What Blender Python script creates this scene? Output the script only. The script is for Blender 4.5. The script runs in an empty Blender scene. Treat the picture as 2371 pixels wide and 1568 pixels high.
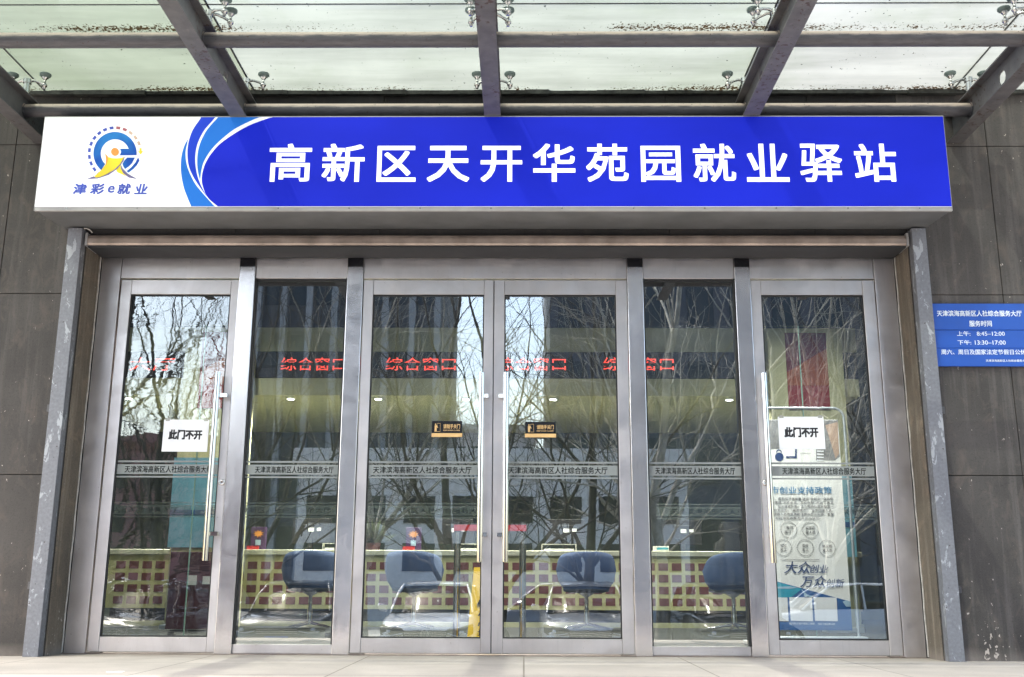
import bpy, bmesh, math, random
from math import radians as R, sin, cos, pi, tan, atan2
from mathutils import Vector, Matrix, Quaternion

# ------------------------------------------------------------------ scene
S = bpy.context.scene
COL = S.collection

# ---- camera (photo measured on a 2371 x 1568 grid)
PW, PH, PF = 2371.0, 1568.0, 2400.0
PITCH, YAW, ROLL = R(13.3), R(0.7), R(0.25)
CAM = Vector((0.0, -8.4616, 0.552))
_f = Vector((-sin(YAW)*cos(PITCH), cos(YAW)*cos(PITCH), sin(PITCH)))
_r = Vector((cos(YAW), sin(YAW), 0.0)); _u = _r.cross(_f)
_r2 = _r*cos(ROLL) + _u*sin(ROLL); _u2 = -_r*sin(ROLL) + _u*cos(ROLL)
cd = bpy.data.cameras.new("camera"); cam = bpy.data.objects.new("camera", cd); COL.objects.link(cam)
M3 = Matrix((_r2, _u2, -_f)).transposed()
cam.matrix_world = Matrix.Translation(CAM) @ M3.to_4x4()
cd.sensor_fit = 'HORIZONTAL'; cd.sensor_width = 36.0; cd.lens = 36.0*PF/PW
cd.clip_start = 0.05; cd.clip_end = 900.0
S.camera = cam

def at(px, py, Y=None, Z=None):
    """photo point -> world point on the plane y=Y (or z=Z)"""
    d = _f*PF + _r2*(px-PW/2) + _u2*(PH/2-py)
    t = (Y-CAM.y)/d.y if Y is not None else (Z-CAM.z)/d.z
    return CAM + d*t

# ---- sky, sun, exposure
SUN_EL, SUN_AZ = R(53.5), R(220)          # azimuth clockwise from +Y, where the sun stands
w = bpy.data.worlds.new("World"); S.world = w; w.use_nodes = True
nt = w.node_tree; bg = nt.nodes["Background"]
sky = nt.nodes.new("ShaderNodeTexSky"); sky.sky_type = 'NISHITA'; sky.sun_disc = False
sky.sun_elevation = SUN_EL; sky.sun_rotation = SUN_AZ; sky.dust_density = 3.0; sky.air_density = 1.2
nt.links.new(sky.outputs[0], bg.inputs[0]); bg.inputs[1].default_value = 0.15
ld = bpy.data.lights.new("sun", 'SUN'); ld.energy = 2.6; ld.angle = R(0.5); ld.color = (1.0, 0.95, 0.88)
sun = bpy.data.objects.new("sun", ld); COL.objects.link(sun)
sv = Vector((sin(SUN_AZ)*cos(SUN_EL), cos(SUN_AZ)*cos(SUN_EL), sin(SUN_EL)))
sun.rotation_euler = (-sv).to_track_quat('-Z', 'Y').to_euler(); sun.location = sv*60
S.view_settings.view_transform = 'Standard'; S.view_settings.look = 'None'
S.view_settings.exposure = 2.12; S.view_settings.gamma = 1.0
S.cycles.use_denoising = True
try: S.cycles.denoiser = 'OPENIMAGEDENOISE'
except Exception: pass
S.cycles.max_bounces = 10; S.cycles.diffuse_bounces = 5; S.cycles.glossy_bounces = 5
S.cycles.transmission_bounces = 6; S.cycles.transparent_max_bounces = 24
S.cycles.caustics_reflective = False; S.cycles.caustics_refractive = False
S.cycles.sample_clamp_indirect = 6.0

# ------------------------------------------------------------------ materials
class NB:
    def __init__(self, name):
        self.m = bpy.data.materials.new(name); self.m.use_nodes = True
        self.t = self.m.node_tree; self.n = self.t.nodes; self.l = self.t.links
        self.b = self.n["Principled BSDF"]; self.out = self.n["Material Output"]
    def new(self, typ, **k):
        x = self.n.new(typ)
        for a, v in k.items(): setattr(x, a, v)
        return x
    def link(self, a, b): self.l.new(a, b)
    def coord(self, scale=(1, 1, 1), which='Object', rot=(0, 0, 0)):
        c = self.new("ShaderNodeTexCoord"); mp = self.new("ShaderNodeMapping")
        mp.inputs['Scale'].default_value = scale; mp.inputs['Rotation'].default_value = rot
        self.link(c.outputs[which], mp.inputs['Vector']); return mp.outputs[0]
    def noise(self, scale, vec, detail=4, rough=0.55, dist=0.0):
        x = self.new("ShaderNodeTexNoise"); x.inputs['Scale'].default_value = scale
        x.inputs['Detail'].default_value = detail; x.inputs['Roughness'].default_value = rough
        x.inputs['Distortion'].default_value = dist
        self.link(vec, x.inputs['Vector']); return x.outputs[0]
    def ramp(self, fac, stops):
        x = self.new("ShaderNodeValToRGB"); e = x.color_ramp.elements
        while len(e) < len(stops): e.new(0.5)
        for i, (p, c) in enumerate(stops):
            e[i].position = p
            e[i].color = (c, c, c, 1) if isinstance(c, (int, float)) else (c[0], c[1], c[2], 1)
        self.link(fac, x.inputs[0]); return x.outputs[0]
    def mix(self, fac, a, b, blend='MIX'):
        x = self.new("ShaderNodeMix", data_type='RGBA', blend_type=blend)
        def put(v, s):
            if isinstance(v, tuple): s.default_value = (v[0], v[1], v[2], 1)
            elif isinstance(v, float): s.default_value = v
            else: self.link(v, s)
        put(fac, x.inputs[0]); put(a, x.inputs[6]); put(b, x.inputs[7]); return x.outputs[2]
    def math(self, op, a, b=0.0):
        x = self.new("ShaderNodeMath", operation=op)
        for v, s in ((a, x.inputs[0]), (b, x.inputs[1])):
            if isinstance(v, (int, float)): s.default_value = v
            else: self.link(v, s)
        return x.outputs[0]
    def bump(self, h, strength=0.3, dist=0.01):
        x = self.new("ShaderNodeBump"); x.inputs['Strength'].default_value = strength
        x.inputs['Distance'].default_value = dist; self.link(h, x.inputs['Height']); return x.outputs[0]
    def put(self, **k):
        names = dict(color='Base Color', rough='Roughness', metal='Metallic', normal='Normal', spec='Specular IOR Level',
                     coat='Coat Weight', ecol='Emission Color', estr='Emission Strength', aniso='Anisotropic')
        for a, v in k.items():
            s = self.b.inputs[names[a]]
            if isinstance(v, tuple): s.default_value = (v[0], v[1], v[2], 1)
            elif isinstance(v, (int, float)): s.default_value = v
            else: self.link(v, s)
        return self.m

def plain(name, c, rough=0.6, metal=0.0, var=0.12, scale=6.0, coat=0.0, bump=0.0):
    b = NB(name); v = b.coord()
    n = b.noise(scale, v, 5)
    lo = tuple(x*(1-var) for x in c); hi = tuple(min(1, x*(1+var)) for x in c)
    k = dict(color=b.ramp(n, [(0.3, lo), (0.7, hi)]), rough=rough, metal=metal, coat=coat)
    if bump: k['normal'] = b.bump(b.noise(scale*12, v, 3), bump, 0.004)
    return b.put(**k)

def emit(name, c, e):
    b = NB(name); return b.put(color=c, rough=0.5, ecol=c, estr=e)

def mat_steel(name, rough, direction, base=(0.72, 0.68, 0.675), stain=0.25, wave=0.0):
    b = NB(name)
    sc = {'v': (60, 60, 0.6), 'h': (0.6, 60, 60)}[direction]
    v = b.coord(sc); g = b.noise(6, v, 3)
    v2 = b.coord((1, 1, 1)); big = b.noise(2.2, v2, 6, 0.6, 0.6)
    spots = b.ramp(b.noise(38, v2, 2), [(0.70, 0.0), (0.76, 1.0)])
    col = b.ramp(big, [(0.25, tuple(x*(1-stain) for x in base)), (0.75, base)])
    col = b.mix(b.math('MULTIPLY', spots, 0.35), col, (0.25, 0.19, 0.15))
    sm = b.noise(3.4, v2, 7, 0.7, 1.2)
    rr = b.math('MULTIPLY', b.ramp(g, [(0.2, rough*0.9), (0.8, rough*1.12)]), b.ramp(sm, [(0.3, 0.72), (0.7, 1.3)]))
    drip = b.ramp(b.noise(4.0, b.coord((9, 9, 0.5)), 4, 0.6), [(0.58, 0.0), (0.78, 0.22)])
    col = b.mix(drip, col, tuple(x*0.55 for x in base))
    h = b.math('ADD', b.math('MULTIPLY', g, 0.008), b.math('MULTIPLY', b.noise(1.6, v2, 2), wave))
    return b.put(color=col, rough=rr, metal=1.0, normal=b.bump(h, 0.25, 0.02))

def mat_stone(name, base=(0.088, 0.079, 0.072), streak=0.35, foot=True):
    b = NB(name); v = b.coord((1, 1, 1))
    vs = b.coord((5.0, 5.0, 0.22))
    n1 = b.noise(1.3, v, 6, 0.6); n2 = b.noise(180, v, 2, 0.7); st = b.noise(3.0, vs, 5, 0.6)
    col = b.ramp(n1, [(0.3, tuple(x*0.6 for x in base)), (0.7, tuple(x*1.3 for x in base))])
    col = b.mix(b.math('MULTIPLY', b.ramp(st, [(0.52, 0.0), (0.72, 1.0)]), streak), col, tuple(min(1, x*2.6) for x in base))
    col = b.mix(b.math('MULTIPLY', b.ramp(st, [(0.25, 1.0), (0.42, 0.0)]), 0.45), col, tuple(x*0.5 for x in base))
    col = b.mix(b.ramp(n2, [(0.56, 0.0), (0.72, 0.55)]), col, tuple(x*2.2 for x in base))
    col = b.mix(b.ramp(b.noise(60, v, 3, 0.7), [(0.30, 0.6), (0.46, 0.0)]), col, tuple(x*0.45 for x in base))
    col = b.mix(b.ramp(b.noise(5.5, b.coord((1.6, 1, 0.8)), 6, 0.7, 0.8), [(0.52, 0.0), (0.70, 0.42)]), col, (base[0]*2.3, base[1]*2.0, base[2]*1.8))
    if foot:                                    # mortar splashes and salt near the ground
        sep = b.new("ShaderNodeSeparateXYZ"); tc = b.new("ShaderNodeTexCoord")
        b.link(tc.outputs['Object'], sep.inputs[0])
        zf = b.ramp(sep.outputs[2], [(0.02, 1.0), (0.55, 0.0)])
        sp = b.noise(26, b.coord((1.2, 1.2, 0.8), rot=(0, 0.6, 0)), 3, 0.6, 0.4)
        patch = b.ramp(b.noise(2.4, v, 2), [(0.5, 0.0), (0.62, 1.0)])
        thr = b.math('ADD', sp, b.math('MULTIPLY', b.math('MULTIPLY', zf, patch), 0.17))
        col = b.mix(b.ramp(thr, [(0.715, 0.0), (0.735, 1.0)]), col, (0.42, 0.37, 0.33))
        col = b.mix(b.math('MULTIPLY', b.ramp(sep.outputs[2], [(0.0, 1.0), (0.10, 0.0)]), b.ramp(n1, [(0.35, 0.2), (0.6, 0.8)])), col, (0.30, 0.26, 0.23))
    h = b.math('ADD', n2, b.math('MULTIPLY', n1, 0.4))
    return b.put(color=col, rough=0.82, normal=b.bump(h, 0.25, 0.004))

def mat_paint(name, base, chip, amount=0.5, rough=0.55):
    """old metal paint with flaked patches and runs"""
    b = NB(name); v = b.coord(); n = b.noise(7, b.coord((1.5, 1.5, 0.7)), 7, 0.68, 0.5); f = b.noise(45, v, 3)
    p = b.ramp(n, [(amount, 0.0), (amount+0.015, 1.0)])
    col = b.mix(p, b.ramp(f, [(0.3, tuple(x*0.82 for x in base)), (0.7, tuple(x*1.12 for x in base))]), chip)
    col = b.mix(b.ramp(b.noise(30, v, 2), [(0.72, 0.0), (0.75, 0.8)]), col, (0.05, 0.03, 0.025))
    return b.put(color=col, rough=rough, normal=b.bump(p, 0.2, 0.002))

def mat_beam():
    b = NB("canopy_steel_paint"); v = b.coord(); f = b.noise(9, v, 4)
    col = b.ramp(f, [(0.3, (0.068, 0.067, 0.070)), (0.7, (0.115, 0.113, 0.116))])
    rn = b.math('MULTIPLY', b.noise(24, v, 5, 0.7), b.ramp(b.noise(1.7, v, 3), [(0.35, 0.8), (0.65, 1.12)]))
    col = b.mix(b.ramp(rn, [(0.60, 0.0), (0.64, 1.0)]), col, (0.045, 0.022, 0.016))
    col = b.mix(b.ramp(b.noise(5, b.coord((5, 5, 0.5)), 5, 0.7), [(0.62, 0.0), (0.75, 0.5)]), col, (0.26, 0.24, 0.23))
    return b.put(color=col, rough=0.5, normal=b.bump(rn, 0.2, 0.003))

def mat_pipe():
    """painted tube, tan dust and painted top light on its upper half"""
    b = NB("dusty_toplit_tube_paint"); v = b.coord(); f = b.noise(8, b.coord((1.0, 6, 6)), 5, 0.65)
    col = b.ramp(f, [(0.3, (0.050, 0.049, 0.056)), (0.7, (0.092, 0.090, 0.100))])
    g = b.new("ShaderNodeNewGeometry"); sep = b.new("ShaderNodeSeparateXYZ"); b.link(g.outputs['Normal'], sep.inputs[0])
    d = b.math('ADD', sep.outputs[2], b.math('MULTIPLY', b.math('SUBTRACT', f, 0.5), 0.7))
    col = b.mix(b.ramp(d, [(0.02, 0.0), (0.42, 1.0)]), col, (0.47, 0.38, 0.31))  # upward faces tan: dust plus top light put into the colour
    col = b.mix(b.ramp(b.noise(55, v, 2), [(0.68, 0.0), (0.71, 0.9)]), col, (0.05, 0.028, 0.02))
    return b.put(color=col, rough=0.6)

def mat_glass(name, fac=0.09, tint=(0.93, 0.965, 0.945), ripple=0.5, dirt=0.03, stretch=(0.8, 1, 2.2), rscale=2.4):
    b = NB(name); n, l = b.n, b.l
    tr = b.new("ShaderNodeBsdfTransparent"); tr.inputs[0].default_value = (*tint, 1)
    gl = b.new("ShaderNodeBsdfGlossy"); gl.inputs['Roughness'].default_value = 0.0; gl.inputs[0].default_value = (0.95, 0.98, 1, 1)
    wv = b.noise(rscale, b.coord(stretch), 3, 0.5, 0.5)
    l.new(b.bump(wv, ripple, 0.0016), gl.inputs['Normal'])
    fr = b.new("ShaderNodeFresnel"); fr.inputs[0].default_value = 1.5
    f = b.math('MULTIPLY', fr.outputs[0], fac/0.04)
    f = b.math('MINIMUM', f, 0.9)
    m1 = b.new("ShaderNodeMixShader"); l.new(f, m1.inputs[0]); l.new(tr.outputs[0], m1.inputs[1]); l.new(gl.outputs[0], m1.inputs[2])
    df = b.new("ShaderNodeBsdfDiffuse"); df.inputs[0].default_value = (0.6, 0.6, 0.58, 1)
    dn = b.ramp(b.noise(3.0, b.coord((8, 1, 0.35)), 5, 0.65), [(0.45, 0.0), (0.8, 1.0)])
    m2 = b.new("ShaderNodeMixShader"); l.new(b.math('MULTIPLY', dn, dirt), m2.inputs[0])
    l.new(m1.outputs[0], m2.inputs[1]); l.new(df.outputs[0], m2.inputs[2]); l.new(m2.outputs[0], b.out.inputs[0])
    return b.m

def mat_canopy(name, k):
    b = NB(name); l = b.l
    v = b.coord(); cl = b.noise(0.7, v, 5, 0.6, 0.3)
    tint = b.ramp(cl, [(0.3, tuple(x*y for x, y in zip(k, (0.80, 0.84, 0.76)))), (0.5, k), (0.72, tuple(x*1.15 for x in k))])
    dirty = b.noise(26, v, 3, 0.65)
    blot = b.ramp(b.math('MULTIPLY', dirty, b.ramp(b.noise(2.2, v, 2), [(0.3, 0.86), (0.7, 1.06)])), [(0.685, 1.0), (0.70, 0.04)])
    streak = b.ramp(b.noise(1.6, b.coord((0.35, 2.6, 1)), 5, 0.6), [(0.35, 0.78), (0.62, 1.0)])
    tint = b.mix(1.0, tint, streak, 'MULTIPLY')
    sp = b.new("ShaderNodeSeparateXYZ"); b.link(v, sp.inputs[0])
    line = b.math('SUBTRACT', 1.0, b.math('MULTIPLY', b.math('ABSOLUTE', b.math('SUBTRACT', sp.outputs[1], 0.94)), 8.5))
    line = b.math('MAXIMUM', line, b.math('SUBTRACT', 1.0, b.math('MULTIPLY', b.math('ABSOLUTE', b.math('SUBTRACT', sp.outputs[1], 1.93)), 9.0)))
    grit = b.math('ADD', b.math('MULTIPLY', b.math('MAXIMUM', line, 0.0), b.math('MULTIPLY', b.ramp(b.noise(0.9, b.coord((1, 0.2, 1)), 2), [(0.42, 0.25), (0.6, 1.0)]), 0.30)), b.noise(48, v, 3, 0.7))
    blot = b.mix(b.ramp(grit, [(0.72, 0.0), (0.76, 1.0)]), blot, (0.16, 0.10, 0.06))
    tint = b.mix(1.0, tint, blot, 'MULTIPLY')
    tl = b.new("ShaderNodeBsdfTranslucent"); l.new(tint, tl.inputs[0])
    tr = b.new("ShaderNodeBsdfTransparent"); l.new(b.mix(1.0, blot, (0.52, 0.56, 0.535), 'MULTIPLY'), tr.inputs[0])
    m = b.new("ShaderNodeMixShader"); m.inputs[0].default_value = 0.30
    l.new(tl.outputs[0], m.inputs[1]); l.new(tr.outputs[0], m.inputs[2])
    gl = b.new("ShaderNodeBsdfGlossy"); gl.inputs['Roughness'].default_value = 0.02
    m2 = b.new("ShaderNodeMixShader"); m2.inputs[0].default_value = 0.05
    l.new(m.outputs[0], m2.inputs[1]); l.new(gl.outputs[0], m2.inputs[2]); l.new(m2.outputs[0], b.out.inputs[0])
    return b.m

def mat_clear(name, c):
    b = NB(name); tr = b.new("ShaderNodeBsdfTransparent"); tr.inputs[0].default_value = (*c, 1)
    b.l.new(tr.outputs[0], b.out.inputs[0]); return b.m

def mat_film(name, c, through):
    b = NB(name); tr = b.new("ShaderNodeBsdfTransparent"); tr.inputs[0].default_value = (0.9, 0.93, 0.92, 1)
    df = b.new("ShaderNodeBsdfDiffuse"); df.inputs[0].default_value = (*c, 1)
    m = b.new("ShaderNodeMixShader"); m.inputs[0].default_value = through
    b.l.new(df.outputs[0], m.inputs[1]); b.l.new(tr.outputs[0], m.inputs[2]); b.l.new(m.outputs[0], b.out.inputs[0]); return b.m

def mat_paving(name, base, tile=(0.8, 0.8), joint=0.004, grime=0.35, edge=False):
    b = NB(name); v = b.coord()
    br = b.new("ShaderNodeTexBrick"); br.offset = 0.0; br.inputs['Scale'].default_value = 1.0
    br.inputs['Brick Width'].default_value = tile[0]; br.inputs['Row Height'].default_value = tile[1]
    br.inputs['Mortar Size'].default_value = joint; br.inputs['Mortar Smooth'].default_value = 0.2
    br.inputs['Color1'].default_value = (1, 1, 1, 1); br.inputs['Color2'].default_value = (0.86, 0.86, 0.86, 1); br.inputs['Mortar'].default_value = (0.45, 0.43, 0.4, 1)
    b.link(v, br.inputs['Vector'])
    n = b.noise(1.4, v, 7, 0.65, 0.4); g = b.noise(90, v, 2)
    col = b.ramp(n, [(0.25, tuple(x*(1-grime) for x in base)), (0.7, base)])
    col = b.mix(1.0, col, br.outputs[0], 'MULTIPLY')
    col = b.mix(b.ramp(g, [(0.62, 0.0), (0.70, 0.55)]), col, tuple(x*0.4 for x in base))
    if edge:                                    # trodden dirt and grit, with contact shade painted in towards the doors
        sp = b.new("ShaderNodeSeparateXYZ"); b.link(v, sp.inputs[0])
        nearby = b.ramp(b.math('ADD', sp.outputs[1], b.math('MULTIPLY', b.math('SUBTRACT', b.noise(5, v, 5, 0.7), 0.5), 0.9)), [(0.02, 0.0), (0.10, 0.0)]) if False else b.ramp(b.math('ADD', b.math('ADD', sp.outputs[1], 0.62), b.math('MULTIPLY', b.math('SUBTRACT', b.noise(4, v, 6, 0.7), 0.5), 1.1)), [(0.05, 0.0), (0.70, 0.75)])
        col = b.mix(nearby, col, (0.26, 0.21, 0.17))
        col = b.mix(b.ramp(b.noise(0.9, b.coord((0.5, 2.2, 1)), 4, 0.6), [(0.5, 0.0), (0.72, 0.35)]), col, (0.36, 0.33, 0.29))
        col = b.mix(b.ramp(b.noise(34, v, 3, 0.6), [(0.70, 0.0), (0.73, 0.8)]), col, (0.14, 0.11, 0.09))
    return b.put(color=col, rough=0.75, normal=b.bump(b.math('ADD', g, n), 0.15, 0.003))

def mat_film_sign(name, c, e, var=0.10):
    """back-lit stretched sign film: slightly uneven"""
    b = NB(name); v = b.coord(); n = b.noise(1.1, b.coord((0.7, 1, 1.4)), 3)
    lo = tuple(x*(1-var) for x in c); col = b.ramp(n, [(0.3, lo), (0.7, c)])
    return b.put(color=col, rough=0.5, spec=0.12, ecol=col, estr=e)

M = {}
M['stone'] = mat_stone("grey_brown_stone", (0.050, 0.0445, 0.041)); M['stone_r'] = mat_stone("streaked_stone", (0.061, 0.055, 0.051), 0.5)
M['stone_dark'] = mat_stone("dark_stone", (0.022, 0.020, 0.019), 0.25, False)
M['reveal'] = mat_stone("brown_reveal_stone", (0.15, 0.125, 0.098), 0.5)
M['joint'] = plain("dark_joint", (0.02, 0.019, 0.018), 0.9)
M['caulk'] = plain("pale_sealant", (0.42, 0.40, 0.37), 0.7, var=0.25, scale=15)
M['steel_v'] = mat_steel("brushed_steel_upright", 0.30, 'v', wave=0.12)
M['steel_m'] = mat_steel("polished_steel_column", 0.20, 'v', (0.84, 0.81, 0.81), stain=0.12, wave=0.10)
M['steel_h'] = mat_steel("brushed_steel_rail", 0.42, 'h', wave=0.10)
M['steel_d'] = mat_steel("brushed_steel_door", 0.40, 'v', wave=0.08)
M['steel_old'] = plain("stained_steel", (0.33, 0.27, 0.235), 0.4, 0.35, 0.35, 5)
M['chrome'] = mat_steel("polished_steel", 0.08, 'v', (0.72, 0.71, 0.70), 0.05)
M['gasket'] = plain("black_gasket", (0.012, 0.012, 0.013), 0.6)
M['post'] = mat_paint("grey_flaking_paint", (0.17, 0.175, 0.195), (0.33, 0.345, 0.37), 0.57)
M['beam'] = mat_beam(); M['pipe'] = mat_pipe()
M['canopy'] = mat_canopy('dirty_laminated_glass', (0.252, 0.270, 0.246)); M['canopy_g'] = mat_canopy('greenish_laminated_glass', (0.175, 0.198, 0.158)); M['canopy_w'] = mat_canopy('pale_laminated_glass', (0.285, 0.29, 0.284)); M['edge'] = mat_clear("glass_edge", (0.90, 0.94, 0.92))
M['sealant'] = plain("mossy_sealant", (0.035, 0.036, 0.032), 0.9, var=0.7, scale=14)
M['fitting'] = plain("spider_steel", (0.5, 0.5, 0.48), 0.25, 1.0, 0.2, 20)
M['rubber'] = plain("green_grey_rubber", (0.12, 0.16, 0.15), 0.6)
M['glass'] = mat_glass("door_glass", 0.165, ripple=0.10, stretch=(1.3, 1, 0.9), rscale=2.6)
M['glass_wavy'] = mat_glass("wavy_door_glass", 0.115, ripple=0.30, stretch=(0.9, 1, 2.6), rscale=2.6)
M['glass_fix'] = mat_glass("fixed_glass", 0.15, ripple=0.07, stretch=(1.6, 1, 0.6), rscale=2.2)
M['glass_in'] = mat_glass("inner_glass", 0.015, (0.97, 0.985, 0.975), 0.1, 0.02)
M['glass_edge'] = plain("green_glass_edge", (0.22, 0.36, 0.30), 0.2)
M['film'] = mat_film("frosted_film", (0.31, 0.33, 0.33), 0.24); M['film_txt'] = mat_film("film_lettering", (0.018, 0.021, 0.021), 0.25)
M['film_in'] = mat_film("inner_frosted_film", (0.22, 0.25, 0.23), 0.78); M['film_in_txt'] = mat_film("inner_film_lettering", (0.02, 0.024, 0.022), 0.72)
M['white_sign'] = mat_film_sign("sign_white_film", (0.84, 0.87, 0.90), 0.11, 0.05)
M['blue_sign'] = mat_film_sign("sign_blue_film", (0.0080, 0.0165, 0.40), 0.18, 0.2)
M['mid_blue'] = mat_film_sign("sign_royal_film", (0.014, 0.042, 0.42), 0.17)
M['sky_blue'] = mat_film_sign("sign_sky_film", (0.016, 0.125, 0.46), 0.17)
M['sign_txt'] = mat_film_sign("sign_letter_film", (0.90, 0.92, 0.94), 0.18, 0.02)
def mat_ring():
    b = NB('logo_ring_blue'); g = b.new('ShaderNodeTexGradient'); g.gradient_type = 'LINEAR'
    b.link(b.coord((1, 1, 1), rot=(0, R(40), 0)), g.inputs[0]); n = b.noise(3.5, b.coord(), 2)
    return b.put(color=b.ramp(n, [(0.36, (0.012, 0.05, 0.40)), (0.62, (0.03, 0.22, 0.62))]), rough=0.5, spec=0.12)
M['logo_ring'] = mat_ring()
M['logo_blue'] = plain("logo_blue", (0.05, 0.09, 0.50), 0.5); M['logo_red'] = plain("logo_red", (0.42, 0.12, 0.15), 0.5)
M['logo_tan'] = plain("logo_tan", (0.66, 0.48, 0.38), 0.5); M['logo_yellow'] = plain("logo_yellow", (0.9, 0.70, 0.03), 0.5)
M['logo_orange'] = plain("logo_orange", (0.85, 0.33, 0.06), 0.5); M['logo_grey'] = plain("logo_violet_grey", (0.16, 0.14, 0.30), 0.5)
M['trim'] = plain("pale_aluminium", (0.36, 0.35, 0.345), 0.5, 0.3, 0.1)
M['casing'] = plain("grey_sheet_metal", (0.135, 0.14, 0.145), 0.5, 0.2, 0.2, 3)
M['paper'] = plain("white_paper", (0.84, 0.85, 0.88), 0.7, var=0.02); M['tape'] = mat_film('clear_tape', (0.6, 0.6, 0.55), 0.55); M['ink'] = plain("black_ink", (0.02, 0.02, 0.025), 0.7)
M['black_gloss'] = plain("black_acrylic", (0.008, 0.008, 0.010), 0.2); M['gold'] = plain("gold_film", (0.72, 0.46, 0.20), 0.35, 0.0, 0.12, 20)
M['notice'] = plain("notice_blue", (0.012, 0.078, 0.40), 0.35, var=0.06); M['notice_txt'] = plain("notice_lettering", (0.78, 0.84, 0.92), 0.6)
M['paving'] = mat_paving("pale_paving", (0.66, 0.585, 0.51), (1.2, 0.9), 0.006, 0.3, True); M['in_floor'] = mat_paving("hall_floor_tile", (0.045, 0.048, 0.05), (0.8, 0.8), 0.003)
M['asphalt'] = plain("worn_concrete_road", (0.20, 0.195, 0.19), 0.9, var=0.3, scale=3); M['plaza'] = mat_paving("plaza_slab", (0.40, 0.385, 0.36), (0.5, 0.5), 0.006)
M['ceil'] = plain("dark_ceiling", (0.05, 0.052, 0.056), 0.9); M['inwall'] = plain("hall_wall", (0.105, 0.13, 0.112), 0.8)
M['dark'] = plain("dark_panel", (0.022, 0.023, 0.026), 0.7)
M['olive'] = plain("olive_yellow_panel", (0.60, 0.58, 0.35), 0.55, var=0.06); M['cream'] = plain("cream_counter", (0.66, 0.62, 0.31), 0.5, var=0.05)
M['brick'] = plain("red_brown_inset", (0.20, 0.065, 0.062), 0.6); M['ctop'] = plain("counter_top", (0.62, 0.61, 0.48), 0.35)
M['led'] = emit("led_red", (1.0, 0.075, 0.05), 0.55); M['lamp'] = emit("downlight_glow", (1.0, 0.97, 0.88), 9.0)
M['chair'] = plain("blue_grey_shell", (0.055, 0.090, 0.20), 0.75); M['seat'] = plain("dark_seat_pad", (0.04, 0.045, 0.06), 0.8)
M['belt'] = plain("red_belt", (0.40, 0.014, 0.018), 0.6); M['yellow'] = plain("warning_yellow", (0.78, 0.50, 0.03), 0.45, var=0.06)
M['banner_red'] = plain("red_banner", (0.30, 0.022, 0.025), 0.7); M['banner_dark'] = plain("dark_red_banner", (0.16, 0.02, 0.035), 0.7)
M['cream_print'] = plain("cream_print", (0.86, 0.86, 0.84), 0.55, var=0.03); M['print_teal'] = plain("print_teal", (0.02, 0.33, 0.46), 0.5)
M['print_blue'] = plain("print_blue", (0.02, 0.10, 0.30), 0.5); M['print_navy'] = plain("print_navy", (0.02, 0.05, 0.16), 0.5)
M['print_pale'] = plain("print_pale_blue", (0.36, 0.52, 0.66), 0.5); M['print_title'] = plain("print_title_blue", (0.02, 0.20, 0.40), 0.5)
M['print_grey'] = plain("print_grey", (0.22, 0.22, 0.22), 0.5, var=0.4, scale=9); M['print_tan'] = plain("print_tan", (0.45, 0.32, 0.24), 0.5)
M['board'] = plain("pale_blue_board", (0.20, 0.46, 0.58), 0.4, var=0.1); M['maroon'] = plain("maroon_cabinet", (0.075, 0.02, 0.03), 0.4)
M['alu'] = plain("aluminium_tube", (0.55, 0.60, 0.64), 0.35, 0.6); M['black'] = plain("black_plastic", (0.016, 0.016, 0.018), 0.45)
M['purple'] = plain("purple_box", (0.07, 0.03, 0.10), 0.5); M['white_plastic'] = plain("white_plastic", (0.7, 0.7, 0.66), 0.5)
M['tyre'] = plain("tyre_rubber", (0.02, 0.02, 0.021), 0.85); M['rim'] = plain("alloy_rim", (0.5, 0.5, 0.52), 0.3, 0.9)
M['car_white'] = plain("white_car_paint", (0.72, 0.73, 0.74), 0.25, var=0.03, coat=0.8); M['car_black'] = plain("black_car_paint", (0.012, 0.013, 0.016), 0.2, var=0.03, coat=0.8)
M['car_silver'] = plain("silver_car_paint", (0.42, 0.43, 0.45), 0.28, 0.5, 0.03, coat=0.6); M['car_grey'] = plain("grey_car_paint", (0.09, 0.095, 0.105), 0.25, 0.3, 0.03, coat=0.8)
M['car_glass'] = plain("car_glass", (0.02, 0.024, 0.028), 0.06); M['lens'] = plain("lamp_lens", (0.45, 0.47, 0.5), 0.1, 0.2)
M['plate'] = plain("plate_blue", (0.02, 0.08, 0.4), 0.5)
M['bark'] = plain("grey_bark", (0.075, 0.066, 0.056), 0.9, var=0.3, scale=9); M['bark_pale'] = plain("pale_bark", (0.34, 0.32, 0.28), 0.85, var=0.35, scale=7)
M['tower'] = plain("tower_dark_cladding", (0.10, 0.105, 0.12), 0.6); M['tower2'] = plain("tower_blue_cladding", (0.085, 0.09, 0.11), 0.5)
M['fin'] = plain("tower_fin", (0.30, 0.31, 0.33), 0.6); M['win'] = plain("window_glass", (0.03, 0.035, 0.045), 0.08)
M['pale_bld'] = plain("pale_render", (0.70, 0.69, 0.67), 0.8); M['pink_bld'] = plain("pink_render", (0.36, 0.20, 0.19), 0.8)
M['hedge'] = plain("hedge_leaves", (0.05, 0.065, 0.03), 0.9, var=0.5, scale=12)

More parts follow.
